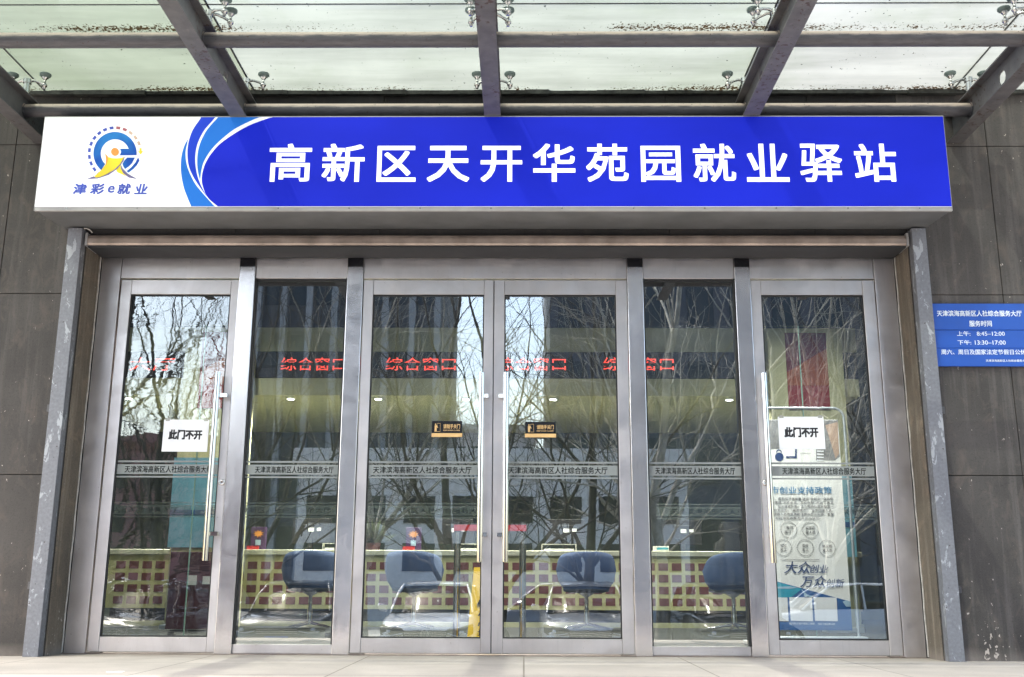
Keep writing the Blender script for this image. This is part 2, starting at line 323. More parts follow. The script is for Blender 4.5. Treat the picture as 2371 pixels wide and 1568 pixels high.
# ------------------------------------------------------------------ mesh helpers
class MB:
    def __init__(self): self.v = []; self.f = []; self.mi = []; self.sm = []
    def add(self, vs, fs, mi=0, smooth=False):
        o = len(self.v); self.v += [tuple(x) for x in vs]
        for q in fs: self.f.append([o+i for i in q]); self.mi.append(mi); self.sm.append(smooth)
    def box(self, x0, x1, y0, y1, z0, z1, mi=0):
        v = [(x, y, z) for z in (z0, z1) for y in (y0, y1) for x in (x0, x1)]
        self.add(v, [(0, 2, 3, 1), (4, 5, 7, 6), (0, 1, 5, 4), (2, 6, 7, 3), (0, 4, 6, 2), (1, 3, 7, 5)], mi); return self
    def obox(self, c, ax, ay, az, mi=0):
        c = Vector(c); ax = Vector(ax); ay = Vector(ay); az = Vector(az)
        v = [c+ax*i+ay*j+az*k for k in (-1, 1) for j in (-1, 1) for i in (-1, 1)]
        self.add(v, [(0, 2, 3, 1), (4, 5, 7, 6), (0, 1, 5, 4), (2, 6, 7, 3), (0, 4, 6, 2), (1, 3, 7, 5)], mi); return self
    def tube(self, pts, rad, n=10, mi=0, cap=True, smooth=True):
        pts = [Vector(p) for p in pts]; m = len(pts)
        rs = list(rad) if hasattr(rad, '__len__') else [rad]*m
        ref = None; rings = []
        for i in range(m):
            d = (pts[min(i+1, m-1)]-pts[max(i-1, 0)]).normalized()
            if ref is None: ref = Vector((0, 0, 1)) if abs(d.z) < 0.9 else Vector((1, 0, 0))
            a = d.cross(ref)
            if a.length < 1e-5: a = d.orthogonal()
            a.normalize(); b = a.cross(d).normalized(); ref = b
            rings.append([pts[i]+(a*cos(2*pi*k/n)+b*sin(2*pi*k/n))*rs[i] for k in range(n)])
        v = [p for r in rings for p in r]; f = []
        for i in range(m-1):
            for k in range(n):
                f.append((i*n+k, (i+1)*n+k, (i+1)*n+(k+1) % n, i*n+(k+1) % n))
        self.add(v, f, mi, smooth)
        if cap: self.add(rings[0], [tuple(range(n))], mi); self.add(rings[-1], [tuple(reversed(range(n)))], mi)
        return self
    def lathe(self, c, prof, n=24, mi=0, smooth=True):
        c = Vector(c); v = []; f = []
        for r, z in prof:
            for k in range(n): v.append(c+Vector((r*cos(2*pi*k/n), r*sin(2*pi*k/n), z)))
        for i in range(len(prof)-1):
            for k in range(n): f.append((i*n+k, i*n+(k+1) % n, (i+1)*n+(k+1) % n, (i+1)*n+k))
        self.add(v, f, mi, smooth)
        self.add(v[:n], [tuple(reversed(range(n)))], mi); self.add(v[-n:], [tuple(range(n))], mi); return self
    def loft(self, rings, mi=0, smooth=True, closed=True, cap=True):
        n = len(rings[0]); v = [p for r in rings for p in r]; f = []
        for i in range(len(rings)-1):
            for k in range(n if closed else n-1):
                f.append((i*n+k, i*n+(k+1) % n, (i+1)*n+(k+1) % n, (i+1)*n+k))
        self.add(v, f, mi, smooth)
        if cap and closed:
            self.add(rings[0], [tuple(reversed(range(n)))], mi); self.add(rings[-1], [tuple(range(n))], mi)
        return self
    def plate(self, pts, y0, y1, mi=0):
        """closed outline in x,z -> thin solid between y0 (front) and y1"""
        n = len(pts); v = [(x, y0, z) for x, z in pts]+[(x, y1, z) for x, z in pts]
        f = [tuple(range(n)), tuple(reversed(range(n, 2*n)))]+[(i, (i+1) % n, n+(i+1) % n, n+i) for i in range(n)]
        self.add(v, f, mi); return self
    def build(self, name, mats, parent=None, bevel=0.0, seg=1):
        mats = mats if isinstance(mats, (list, tuple)) else [mats]
        off = parent.get('_w', (0, 0, 0)) if parent else (0, 0, 0)
        me = bpy.data.meshes.new(name)
        me.from_pydata([(x-off[0], y-off[1], z-off[2]) for x, y, z in self.v], [], self.f)
        for m in mats: me.materials.append(M[m] if isinstance(m, str) else m)
        me.polygons.foreach_set('material_index', self.mi); me.polygons.foreach_set('use_smooth', self.sm)
        bm = bmesh.new(); bm.from_mesh(me)
        bmesh.ops.recalc_face_normals(bm, faces=bm.faces)
        bm.to_mesh(me); bm.free(); me.update()
        o = bpy.data.objects.new(name, me); COL.objects.link(o)
        if parent: o.parent = parent; o['_w'] = list(off)
        if bevel:
            bv = o.modifiers.new('bevel', 'BEVEL'); bv.width = bevel; bv.segments = seg; bv.limit_method = 'ANGLE'; bv.angle_limit = R(40)
        return o

def thing(name, label, cat, loc=(0, 0, 0), group=None):
    o = bpy.data.objects.new(name, None); COL.objects.link(o); o.location = loc; o.empty_display_size = 0.1
    o['label'] = label; o['category'] = cat; o['_w'] = list(loc)
    if group: o['group'] = group
    return o
def tag(o, label, cat, group=None):
    o['label'] = label; o['category'] = cat
    if group: o['group'] = group
    return o
def structure(name, mb, mats, kind='structure'):
    o = mb.build(name, mats); o['kind'] = kind; return o
def copy_tree(o, parent=None):
    c = o.copy(); COL.objects.link(c)
    if parent: c.parent = parent
    for ch in list(o.children): copy_tree(ch, c)
    return c

_tc = {}
def glyphs(body, bold=0.0, shear=0.0):
    k = (body, bold, shear)
    if k in _tc: return _tc[k]
    c = bpy.data.curves.new('t', 'FONT'); c.body = body; c.size = 1.0; c.offset = bold; c.resolution_u = 3; c.shear = shear
    o = bpy.data.objects.new('t', c); COL.objects.link(o); bpy.context.view_layer.update()
    me = bpy.data.meshes.new_from_object(o.evaluated_get(bpy.context.evaluated_depsgraph_get()))
    vs = [(v.co.x, v.co.y) for v in me.vertices]; fs = [tuple(p.vertices) for p in me.polygons]
    bpy.data.objects.remove(o); bpy.data.curves.remove(c); bpy.data.meshes.remove(me)
    x0 = min(v[0] for v in vs); x1 = max(v[0] for v in vs); y0 = min(v[1] for v in vs); y1 = max(v[1] for v in vs)
    _tc[k] = ([((x-x0)/(x1-x0), (y-y0)/(y1-y0)) for x, y in vs], fs); return _tc[k]
def text(mb, body, x0, x1, z0, z1, y, bold=0.0, mi=0, shear=0.0, back=None):
    """lettering filling the box x0..x1, z0..z1 on the plane y (facing -y)"""
    vs, fs = glyphs(body, 0.0, shear)
    h = (z1-z0)*bold*0.75
    sh = [(0, 0)] if bold < 0.01 else ([(-h, 0), (h, 0), (0, h), (0, -h)] if bold < 0.02 else [(-h, -h), (h, -h), (-h, h), (h, h), (0, h), (0, -h), (h, 0), (-h, 0)])
    for i, (dx, dz) in enumerate(sh):          # heavier strokes: a few struck copies, each a hair in front of the last
        mb.add([(x0+h+u*(x1-x0-2*h)+dx, y-i*0.00012, z0+h+v*(z1-z0-2*h)+dz) for u, v in vs], fs, mi)
    return mb
def ptext(mb, body, X0, X1, Y0, Y1, y, **k):
    """same, the box given by photo points left, right, top, bottom"""
    a = at(X0, (Y0+Y1)/2, Y=y); b = at(X1, (Y0+Y1)/2, Y=y); t = at((X0+X1)/2, Y0, Y=y); q = at((X0+X1)/2, Y1, Y=y)
    return text(mb, body, a.x, b.x, q.z, t.z, y, **k)
def prect(X0, X1, Y0, Y1, y):
    a = at(X0, (Y0+Y1)/2, Y=y); b = at(X1, (Y0+Y1)/2, Y=y); t = at((X0+X1)/2, Y0, Y=y); q = at((X0+X1)/2, Y1, Y=y)
    return a.x, b.x, q.z, t.z
def smooth_curve(pts, n=6):
    out = []
    P = [pts[0]]+list(pts)+[pts[-1]]
    for i in range(1, len(P)-2):
        p0, p1, p2, p3 = P[i-1:i+3]
        for k in range(n):
            t = k/n
            out.append(tuple(0.5*((2*p1[j])+(-p0[j]+p2[j])*t+(2*p0[j]-5*p1[j]+4*p2[j]-p3[j])*t*t+(-p0[j]+3*p1[j]-3*p2[j]+p3[j])*t**3) for j in (0, 1)))
    out.append(tuple(pts[-1])); return out
def circle_pts(cx, cz, r, a0=0, a1=360, n=28):
    return [(cx+r*cos(R(a0+(a1-a0)*i/n)), cz+r*sin(R(a0+(a1-a0)*i/n))) for i in range(n+1)]
def arc_band(cx, cz, r0, r1, a0, a1, n=24):
    return circle_pts(cx, cz, r1, a0, a1, n)+list(reversed(circle_pts(cx, cz, r0, a0, a1, n)))

# ================================================================== THE SETTING
RZ = -0.9                                  # street level, the entrance platform is z = 0
m = MB(); m.box(-14, 14, -2.5, -0.02, -0.6, 0.0); structure('entrance_platform', m, 'paving')
m = MB()
for i in range(5): m.box(-14, 14, -2.5-0.34*(i+1), -2.5-0.34*i, -1.2, -0.15*(i+1))
structure('entrance_steps', m, 'paving')
m = MB(); m.box(-40, 40, -7.6, -4.2, -1.2, RZ); structure('pavement', m, 'plaza')
m = MB(); m.box(-400, 400, -500, 300, -1.6, RZ-0.15); structure('road', m, 'asphalt')
m = MB()
for i in range(12): m.box(-16.4+2.75*i, -16.3+2.75*i, -14.0, -8.8, RZ-0.16, RZ-0.146)
structure('parking_marking', m, 'paper')
m = MB(); m.box(-60, 60, -23.0, -18.0, -1.3, RZ); structure('far_pavement', m, 'plaza')
m = MB(); m.box(-6.4, 6.2, -0.02, 9.0, -0.3, 0.0); structure('interior_floor', m, 'in_floor')

# ================================================================== OFFICE BUILDING
WY = -0.30                                 # face of the stone cladding
XL, XR = -3.635, 3.15                      # clear opening
bld = thing('office_building', 'dark stone office building front around the glass entrance, service hall inside', 'building', (0, 0, 0))
def stone_wall(x0, x1, vx, hz, mat):
    m = MB(); m.box(x0, x1, WY+0.012, WY+0.10, -0.05, 7.0, 1)
    xs = [x0]+[v for v in vx if x0 < v < x1]+[x1]; zs = [-0.05]+hz+[7.0]
    for i in range(len(xs)-1):
        for j in range(len(zs)-1):
            m.box(xs[i]+0.003, xs[i+1]-0.003, WY, WY+0.06, zs[j]+0.003, zs[j+1]-0.003, 0)
    return m.build('wall', [mat, 'joint'], bld, 0.002)
stone_wall(-9.0, XL-0.01, [-6.3, -5.05, -4.33], [1.372, 2.855, 4.17, 5.6], 'stone')
stone_wall(XR+0.01, 9.0, [3.89, 5.1, 6.35, 7.6], [1.388, 2.852, 4.15, 5.6], 'stone_r')
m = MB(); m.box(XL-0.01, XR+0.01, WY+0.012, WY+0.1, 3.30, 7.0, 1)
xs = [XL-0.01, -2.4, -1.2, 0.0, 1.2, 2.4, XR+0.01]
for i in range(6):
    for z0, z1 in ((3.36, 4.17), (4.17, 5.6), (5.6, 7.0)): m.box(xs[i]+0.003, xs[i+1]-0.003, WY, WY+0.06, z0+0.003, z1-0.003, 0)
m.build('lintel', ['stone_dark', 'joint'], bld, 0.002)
# returns of the opening: stone lining, sealant bead
for x, s in ((XL, -1), (XR, 1)):
    m = MB(); m.box(min(x, x+s*0.02), max(x, x+s*0.02), WY+0.02, 0.0, 0.0, 3.42); m.build('reveal', 'reveal', bld, 0.002)
    m = MB(); m.tube([(x-s*0.004+0.002*sin(i*1.7), -0.012, 0.01+i*0.11) for i in range(31)], 0.0075, 6); m.build('sealant_bead', 'caulk', bld)
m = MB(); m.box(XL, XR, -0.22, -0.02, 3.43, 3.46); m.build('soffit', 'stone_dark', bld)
# hall shell
m = MB(); m.box(-6.5, 6.3, 8.8, 9.0, 0, 4.9); m.box(-6.5, -6.4, 0.25, 8.8, 0, 4.9); m.box(6.2, 6.3, 0.25, 8.8, 0, 4.9)
m.build('interior_wall', 'inwall', bld)
m = MB(); m.box(-6.5, 6.3, 0.0, 9.0, 4.6, 4.75); m.box(-6.5, XL-0.02, -0.02, 0.22, 0, 4.6); m.box(XR+0.02, 6.3, -0.02, 0.22, 0, 4.6); m.box(XL, XR, 0.07, 0.22, 3.35, 4.6)
m.build('ceiling', 'ceil', bld)
m = MB(); m.box(-6.2, 4.47, 5.2, 5.3, 3.60, 3.93); m.box(-6.2, 4.47, 5.2, 8.7, 2.995, 3.23); m.build('fascia_band', 'olive', bld)
m = MB(); m.box(-6.2, 4.47, 5.32, 8.7, 3.935, 4.55); m.build('bulkhead', 'dark', bld)
m = MB(); m.box(4.5, 6.1, 5.0, 5.1, 0.0, 4.55); m.build('passage_shade_panel', 'dark', bld)  # dark panel standing in for the shade of a passage beyond
m = MB(); m.box(3.23, 4.21, 4.98, 5.19, 0.0, 3.86); m.build('pillar', 'olive', bld)
m = MB(); m.box(-4.52, -3.62, 4.98, 5.19, 0.0, 3.86); m.build('pillar', 'olive', bld)

# ================================================================== GLASS ENTRANCE
ent = thing('glass_entrance', 'brushed stainless steel entrance with four glass doors and two fixed panes', 'entrance', (-0.25, 0, 0))
def jamb(x0, x1):
    MB().box(x0, x1, 0.0, 0.10, 0.0, 3.285).build('jamb', 'steel_d', ent, 0.004, 2)
jamb(XL+0.012, -3.452); jamb(2.966, XR-0.012)
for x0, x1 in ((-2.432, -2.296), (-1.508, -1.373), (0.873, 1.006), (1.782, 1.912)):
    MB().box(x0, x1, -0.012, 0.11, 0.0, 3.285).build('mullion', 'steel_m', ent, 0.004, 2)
    MB().box(x0+0.001, x1-0.001, -0.0145, -0.0125, 3.176, 3.284).build('mullion_dark_reflection', 'black_gloss', ent)  # dark reflection of the box underside, built as a black plate
for x0, x1 in ((-3.449, -2.435), (-2.293, -1.511), (-1.370, 0.870), (1.009, 1.779), (1.915, 2.963)):
    MB().box(x0, x1, 0.004, 0.10, 3.078, 3.285).build('header_panel', 'steel_h', ent, 0.003)
MB().box(XL+0.012, XR-0.012, -0.03, 0.10, 3.288, 3.302).build('drip_edge', 'trim', ent)
MB().box(XL+0.012, XR-0.012, 0.02, 0.10, 3.303, 3.43).build('head_panel', 'steel_old', ent)
MB().box(XL+0.012, XR-0.012, -0.012, 0.12, 0.0, 0.006).build('threshold', 'steel_old', ent)
FILM = "天津滨海高新区人社综合服务大厅"
def film(parent, x0, x1, tx0, tx1, y, n1='frosted_film', a='film', b='film_txt', zz=(1.508, 1.523, 1.412, 1.492, 1.384, 1.397), tz=(1.424, 1.480)):
    m = MB()
    for i in (0, 2, 4): m.box(x0, x1, y-0.0008, y-0.0004, zz[i], zz[i+1])
    m.build(n1, a, parent)
    m = MB(); text(m, FILM, tx0, tx1, tz[0], tz[1], y-0.0022, 0.012); m.build('lettering', b, parent)
def door(x0, x1, gx0, gx1, glass, hx, lock, txt):
    d = MB(); zb, zt = 0.017, 3.062
    d.box(x0, gx0, 0.0, 0.05, zb, zt); d.box(gx1, x1, 0.0, 0.05, zb, zt)
    d.box(gx0+0.0015, gx1-0.0015, 0.002, 0.048, 2.936, zt); d.box(gx0+0.0015, gx1-0.0015, 0.002, 0.048, zb, 0.130)
    do = d.build('door', 'steel_d', ent, 0.0025)
    g = MB(); gy = 0.022
    for a in ((gx0, gx0+0.010, 0.131, 2.935), (gx1-0.010, gx1, 0.131, 2.935), (gx0+0.0102, gx1-0.0102, 0.131, 0.141), (gx0+0.0102, gx1-0.0102, 2.925, 2.935)):
        g.box(a[0], a[1], 0.010, 0.034, a[2], a[3])
    g.build('gasket', 'gasket', do)
    MB().box(gx0+0.006, gx1-0.006, gy, gy+0.008, 0.137, 2.929).build('glass_pane', glass, do)
    film(do, gx0+0.011, gx1-0.011, txt[0], txt[1], gy)
    h = MB(); h.tube([(hx, -0.075, 0.718), (hx, -0.075, 2.246)], 0.0225, 16)
    e = gx0-0.03 if hx < (x0+x1)/2 else gx1+0.03
    for z in (0.930, 2.055):
        h.box(min(hx, e)-0.016, max(hx, e)+0.016, -0.062, -0.034, z-0.017, z+0.017); h.box(e-0.016, e+0.016, -0.034, -0.0005, z-0.017, z+0.017)
    h.build('door_handle', 'chrome', do, 0.002)
    if lock:
        MB().lathe((0, 0, 0), [(0.026, 0.0), (0.026, 0.008), (0.020, 0.012), (0.010, 0.012), (0.009, 0.006)], 20).build('lock_cylinder', 'chrome', do)
        lo = do.children[-1]; lo.rotation_euler = (R(90), 0, 0)
        off = Vector(do['_w']); lo.location = Vector((lock[0], 0.0, lock[1])) - off
        for v in lo.data.vertices: v.co = v.co + off
    pv = x0+0.05 if hx > (x0+x1)/2 else x1-0.05
    MB().box(pv-0.06, pv+0.06, -0.018, 0.05, 0.0065, 0.0115).build('floor_pivot', 'steel_old', do)
    return do
door(-3.438, -2.436, -3.350, -2.497, 'glass_wavy', -2.535, (-2.462, 1.345), (-3.275, -2.555))
door(-1.366, -0.262, -1.284, -0.340, 'glass', -0.352, None, (-1.235, -0.430))
door(-0.254, 0.868, -0.168, 0.774, 'glass', -0.150, None, (-0.130, 0.680))
door(1.918, 2.958, 2.000, 2.858, 'glass_fix', 1.972, (1.955, 1.355), (2.100, 2.780))
for x0, x1, t0, t1 in ((-2.293, -1.511, -2.205, -1.560), (1.009, 1.779, 1.070, 1.720)):
    fx = MB(); fx.box(x0, x1, 0.004, 0.08, 0.008, 0.078); fr = fx.build('fixed_window', 'steel_h', ent, 0.003)
    g = MB(); g.box(x0-0.0025, x0+0.008, -0.004, 0.116, 0.079, 3.076); g.box(x1-0.008, x1+0.0025, -0.004, 0.116, 0.079, 3.076); g.box(x0+0.008, x1-0.008, 0.02, 0.05, 3.055, 3.076); g.build('gasket', 'gasket', fr)
    MB().box(x0+0.004, x1-0.004, 0.030, 0.040, 0.079, 3.070).build('glass_pane', 'glass_fix', fr)
    film(fr, x0+0.009, x1-0.009, t0, t1, 0.030)

MB().box(-0.2625, -0.2535, 0.022, 0.034, 0.02, 3.06).build('door_seal', 'gasket', ent)
# ---- grey guard posts at the corners of the opening
for x0, x1, lab in ((XL-0.130, XL-0.013, 'tall grey steel post with flaking paint at the left end of the entrance'),
                    (XR+0.013, XR+0.128, 'tall grey steel post with flaking paint between the right door and the blue notice')):
    t = thing('steel_post', lab, 'post', ((x0+x1)/2, -0.36, 0), 'steel posts flanking the entrance')
    MB().box(x0, x1, -0.385, -0.345, 0.0, 3.395).build('front_plate', 'post', t, 0.003, 2)
    s = -1 if x0 < 0 else 1
    xo = x0 if s < 0 else x1; xi = x1 if s < 0 else x0
    MB().box(min(xo, xo-s*0.006), max(xo, xo-s*0.006), -0.344, WY-0.002, 0.0, 3.39).build('side_flange', 'post', t)
    MB().box(min(xi, xi+s*0.006), max(xi, xi+s*0.006), -0.344, WY-0.002, 0.0, 3.39).build('side_flange', 'post', t)
    for z in (0.52, 1.90):
        b = MB(); b.box(min(xo, xo+s*0.05), max(xo, xo+s*0.05), WY-0.012, WY-0.002, z-0.025, z+0.03)
        b.tube([(xo+s*0.028, WY-0.013, z), (xo+s*0.028, WY-0.03, z)], 0.011, 8)
        b.build('wall_bracket', 'beam', t)

# ---- stained steel shutter box above the doors
t = thing('shutter_box', 'long rust stained steel roller box above the doors, below the blue sign', 'shutter box', (-0.25, -0.2, 3.3))
prof = [(-0.335, 3.262), (-0.345, 3.275), (-0.345, 3.318), (-0.335, 3.345), (-0.31, 3.358), (-0.12, 3.358), (-0.12, 3.262)]
m = MB(); m.loft([[(x, y, z) for y, z in prof] for x in (XL+0.004, -3.56, 3.07, XR-0.004)], smooth=False); m.build('casing', 'steel_old', t, 0.002)
MB().box(XL+0.002, XL+0.02, -0.352, -0.12, 3.255, 3.364).build('end_cap', 'trim', t); MB().box(XR-0.02, XR-0.002, -0.352, -0.12, 3.255, 3.364).build('end_cap', 'trim', t)
m = MB(); m.box(XL+0.02, XR-0.02, -0.325, -0.03, 3.248, 3.261); m.build('slot_shade_sheet', 'dark', t)  # dark sheet wider than the slot, puts shade under the box
c = MB(); c.tube([(XL-0.005, -0.37, 3.395), (XL+0.02, -0.375, 3.393), (XL+0.045, -0.372, 3.38), (XL+0.062, -0.36, 3.36)], 0.005, 6)
tag(c.build('loose_cable', 'caulk'), 'short pale loose cable hanging from the left end of the steel roller box', 'cable')

# ================================================================== SIGN
SY = -0.83; SX0, SX1, SZ0, SZ1 = -3.842, 3.316, 3.414, 4.170
sg = thing('sign_box', 'long blue and white light box sign with large white characters above the doors', 'sign', (-0.26, -0.56, 3.4))
m = MB(); m.loft([[(x, SY+0.03, SZ0-0.03), (x, WY-0.003, SZ0+0.0), (x, WY-0.003, SZ1), (x, SY+0.03, SZ1)] for x in (SX0+0.012, SX1-0.012)], smooth=False)
m.build('casing', 'casing', sg, 0.003)
m = MB(); m.box(SX0, SX1, SY+0.004, SY+0.029, SZ0-0.034, SZ0-0.001); m.box(SX0, SX1, SY+0.004, SY+0.029, SZ1+0.001, SZ1+0.012)
m.box(SX0-0.006, SX0-0.001, SY+0.002, SY+0.029, SZ0-0.034, SZ1+0.012); m.box(SX1+0.001, SX1+0.006, SY+0.002, SY+0.029, SZ0-0.034, SZ1+0.012)
m.build('trim', 'trim', sg, 0.002)
for k in range(13):
    m = MB(); m.tube([(SX0+0.25+k*0.555, SY+0.004, SZ0-0.012), (SX0+0.25+k*0.555, SY+0.001, SZ0-0.012)], 0.006, 8); m.build('trim_screw', 'fitting', sg)
m = MB(); m.box(SX0, SX1, SY, SY+0.025, SZ0, SZ1); m.build('white_face', 'white_sign', sg)
def SP(pts): return [(lambda q: (q.x, q.z))(at(x, y, Y=SY)) for x, y in pts]
def clampz(pts): return [(min(max(x, SX0+0.001), SX1-0.001), min(max(z, SZ0+0.001), SZ1-0.001)) for x, z in pts]
def r6(pts): return [(148.2+x*0.15626, 277.9+y*0.15626) for x, y in pts]
main = [(640, 268), (575, 292)]+r6([(2371, 310), (2200, 480), (2100, 640), (2050, 800), (2045, 920), (2080, 1050), (2140, 1160), (2290, 1292)])
mc = clampz(SP(smooth_curve(main)))
MB().plate(mc+[(SX1-0.001, SZ0+0.001), (SX1-0.001, SZ1-0.001)], SY-0.003, SY-0.0005).build('blue_field', 'blue_sign', sg)
cO = [(509, 268)]+r6([(2250, 0), (2120, 150), (2030, 320), (1985, 480), (1975, 640), (1990, 780), (2015, 880)])
cI = r6([(2018, 880), (2035, 750), (2080, 600), (2200, 420), (2371, 255)])+[(550, 295), (607, 268)]
MB().plate(clampz(SP(smooth_curve(cO)+smooth_curve(cI))), SY-0.003, SY-0.0005).build('swoosh', 'sky_blue', sg)
bO = [(468, 268)]+r6([(2010, 0), (1910, 150), (1850, 320), (1830, 500), (1850, 680), (1910, 830), (1990, 960), (2110, 1130)])
bI = r6([(2110, 1128), (2020, 950), (1970, 800), (1945, 640), (1950, 480), (1990, 320), (2080, 150), (2210, 0)])+[(500, 268)]
MB().plate(clampz(SP(smooth_curve(bO)+smooth_curve(bI))), SY-0.003, SY-0.0005).build('swoosh', 'mid_blue', sg)
aO = r6([(1838, 285), (1780, 400), (1740, 560), (1735, 760), (1770, 980), (1830, 1150), (1890, 1292)])
aI = r6([(2240, 1292), (2050, 1080), (1940, 940), (1850, 760), (1810, 620), (1800, 480), (1815, 390)])
MB().plate(clampz(SP(smooth_curve(aO)+smooth_curve(aI))), SY-0.003, SY-0.0005).build('swoosh', 'sky_blue', sg)
m = MB()
for ch, x in zip("高新区天开华苑园就业驿站", (672, 795, 918, 1038, 1161, 1283, 1406, 1530, 1654, 1777, 1901, 2027)):
    wd = {'区': 45, '园': 46, '开': 48}.get(ch, 49)
    ptext(m, ch, x-wd, x+wd, 333 if ch not in '区园开天' else 338, 421, SY-0.0045, bold=0.022)
m.build('lettering', 'sign_txt', sg)
# emblem
lg = MB(); K = 0.15626
def em(pts, mi): lg.plate(SP(r6(pts)), SY-0.002-mi*0.0005, SY-0.0005, mi)
def ring(r, a): return (758+r*cos(R(a)), 500-r*sin(R(a)))
for i in range(18):
    a = 232-i*14.9
    mi = 0 if i < 10 else (1 if i < 12 else (2 if i < 15 else 3))
    if a < 11: continue
    em([ring(365, a-4.4), ring(405, a-4.4), ring(405, a+4.4), ring(365, a+4.4)], mi)
em([(1120, 420), (1150, 420), (1150, 465), (1172, 465), (1135, 515), (1098, 465), (1120, 465)], 3)
outer = [ring(320, a) for a in range(-4, 232, 6)]; inner = [ring(213, a) for a in range(226, 18, -6)]
em(outer+inner+[(965, 430), (835, 430), (848, 478), (830, 525)], 4)
em([(940, 560), (1050, 560), (1010, 640), (960, 690), (905, 727), (880, 690), (870, 650), (900, 600)], 4)
em([(1100, 558), (1118, 600), (1080, 670), (1030, 725), (958, 780), (930, 762), (1000, 705), (1060, 635)], 4)
em([(757+58*cos(R(a)), 475-58*sin(R(a))) for a in range(0, 360, 15)], 5)
em([(655, 552), (720, 570), (790, 572), (845, 567), (895, 552), (830, 660), (740, 740), (620, 812), (530, 850), (480, 855), (450, 838), (560, 740), (620, 660)], 3)
em([(612, 500), (653, 545), (655, 590), (640, 640), (618, 690), (626, 590)], 5)
em([(530, 852), (620, 816), (745, 745), (832, 662), (900, 548), (880, 610), (800, 720), (660, 815), (500, 868), (345, 876), (440, 838), (478, 858)], 6)
em([(838, 665), (842, 720), (880, 790), (930, 838), (880, 815), (790, 775), (768, 720)], 3)
em([(842, 660), (870, 720), (950, 800), (1080, 875), (960, 855), (880, 790), (850, 730)], 6)
lg.build('emblem', ['logo_blue', 'logo_red', 'logo_tan', 'logo_yellow', 'logo_ring', 'logo_orange', 'logo_grey'], sg)
m = MB()
for ch, x0, x1, y0, y1 in (('津', 138, 340, 942, 1102), ('彩', 390, 596, 942, 1102), ('e', 650, 750, 975, 1080), ('就', 790, 990, 942, 1102), ('业', 1045, 1240, 945, 1102)):
    (X0, Y0), (X1, Y1) = r6([(x0, y0), (x1, y1)])
    ptext(m, ch, X0, X1, Y0, Y1, SY-0.002, bold=0.045, shear=0.12)
m.build('small_lettering', 'logo_blue', sg)

# ================================================================== CANOPY
cn = thing('glass_canopy', 'dirty glass canopy on dark steel beams over the entrance', 'canopy', (-0.25, -2.3, 4.3))
BX = [-4.108, -2.293, -0.257, 1.802, 3.625]; BZ0, BZ1, YF = 4.180, 4.425, -4.62
for i, x in enumerate(BX):
    m = MB(); hw = 0.065
    m.box(x-hw, x+hw, YF, WY-0.002, BZ0, BZ0+0.012); m.box(x-hw, x+hw, YF, WY-0.002, BZ1-0.012, BZ1)
    # web with round holes
    hy = [-1.225, -2.45, -3.7]; n = 24; zc = (BZ0+BZ1)/2; r = 0.056
    edges = [WY-0.003]+[v for y in hy for v in (y+0.1, y-0.1)]+[YF]
    z0, z1 = BZ0+0.0125, BZ1-0.0125
    for k in range(0, len(edges), 2): m.box(x-0.005, x+0.005, edges[k+1], edges[k], z0, z1)
    for y in hy:
        for sx in (-0.005, 0.005):
            vs = []; fs = []
            for j in range(n):
                a = 2*pi*j/n; dx, dz = cos(a), sin(a)
                s = min(0.1/max(abs(dx), 1e-6), ((z1-z0)/2)/max(abs(dz), 1e-6))
                vs += [(x+sx, y+r*dx, zc+r*dz), (x+sx, y+s*dx, zc+s*dz)]
            for j in range(n): q = (j+1) % n; fs.append((2*j, 2*j+1, 2*q+1, 2*q))
            m.add(vs, fs)
        m.tube([(x-0.005, y, zc), (x+0.005, y, zc)], r, n, cap=False)
    b = m.build('beam', 'beam', cn)
for y, z in ((-0.65, 4.315), (-1.78, 4.315), (-3.05, 4.315), (-4.25, 4.315)):
    m = MB()
    for k in range(4):
        xs_ = [BX[k]+0.006+(BX[k+1]-BX[k]-0.012)*j/14 for j in range(15)]
        m.tube([(q, y, z) for q in xs_], 0.055, 20)
        for e, s in ((BX[k]+0.006, 1), (BX[k+1]-0.006, -1)): m.tube([(e, y, z), (e+s*0.012, y, z)], 0.062, 20)
    m.build('cross_tube', 'pipe', cn)
GX = [-6.3, -4.118, -2.318, -0.262, 1.824, 3.635, 5.9]; GY = [-0.32, -1.70, -3.08, -4.60]; GZ = 4.648
for i in range(6):
    for j in range(3):
        m = MB(); x0, x1, y0, y1 = GX[i]+0.007, GX[i+1]-0.007, GY[j+1]+0.007, GY[j]-0.007
        v = [(x, y, z) for z in (GZ, GZ+0.014) for y in (y0, y1) for x in (x0, x1)]
        m.add(v, [(0, 2, 3, 1)], 0); m.add(v, [(4, 5, 7, 6), (0, 1, 5, 4), (2, 6, 7, 3), (0, 4, 6, 2), (1, 3, 7, 5)], 1)
        m.build('glass_panel', ['canopy_g' if i < 2 else ('canopy' if i < 4 else 'canopy_w'), 'edge'], cn)
m = MB()
random.seed(4)
for i in range(60):
    x = -6.3+12.2*i/60; d = random.uniform(-0.014, 0.014)
    m.box(x, x+12.2/60-0.001, -0.348+d, WY-0.004, GZ-0.034+d*0.5, GZ+0.03)
m.build('wall_sealant', 'sealant', cn)
m = MB()
for j in (1, 2): m.box(-6.3, 5.9, GY[j]-0.006, GY[j]+0.006, GZ+0.002, GZ+0.012)
for x in GX[1:6]: m.box(x-0.006, x+0.006, -4.59, -0.33, GZ+0.0025, GZ+0.0115)
m.build('joint_sealant', 'sealant', cn)
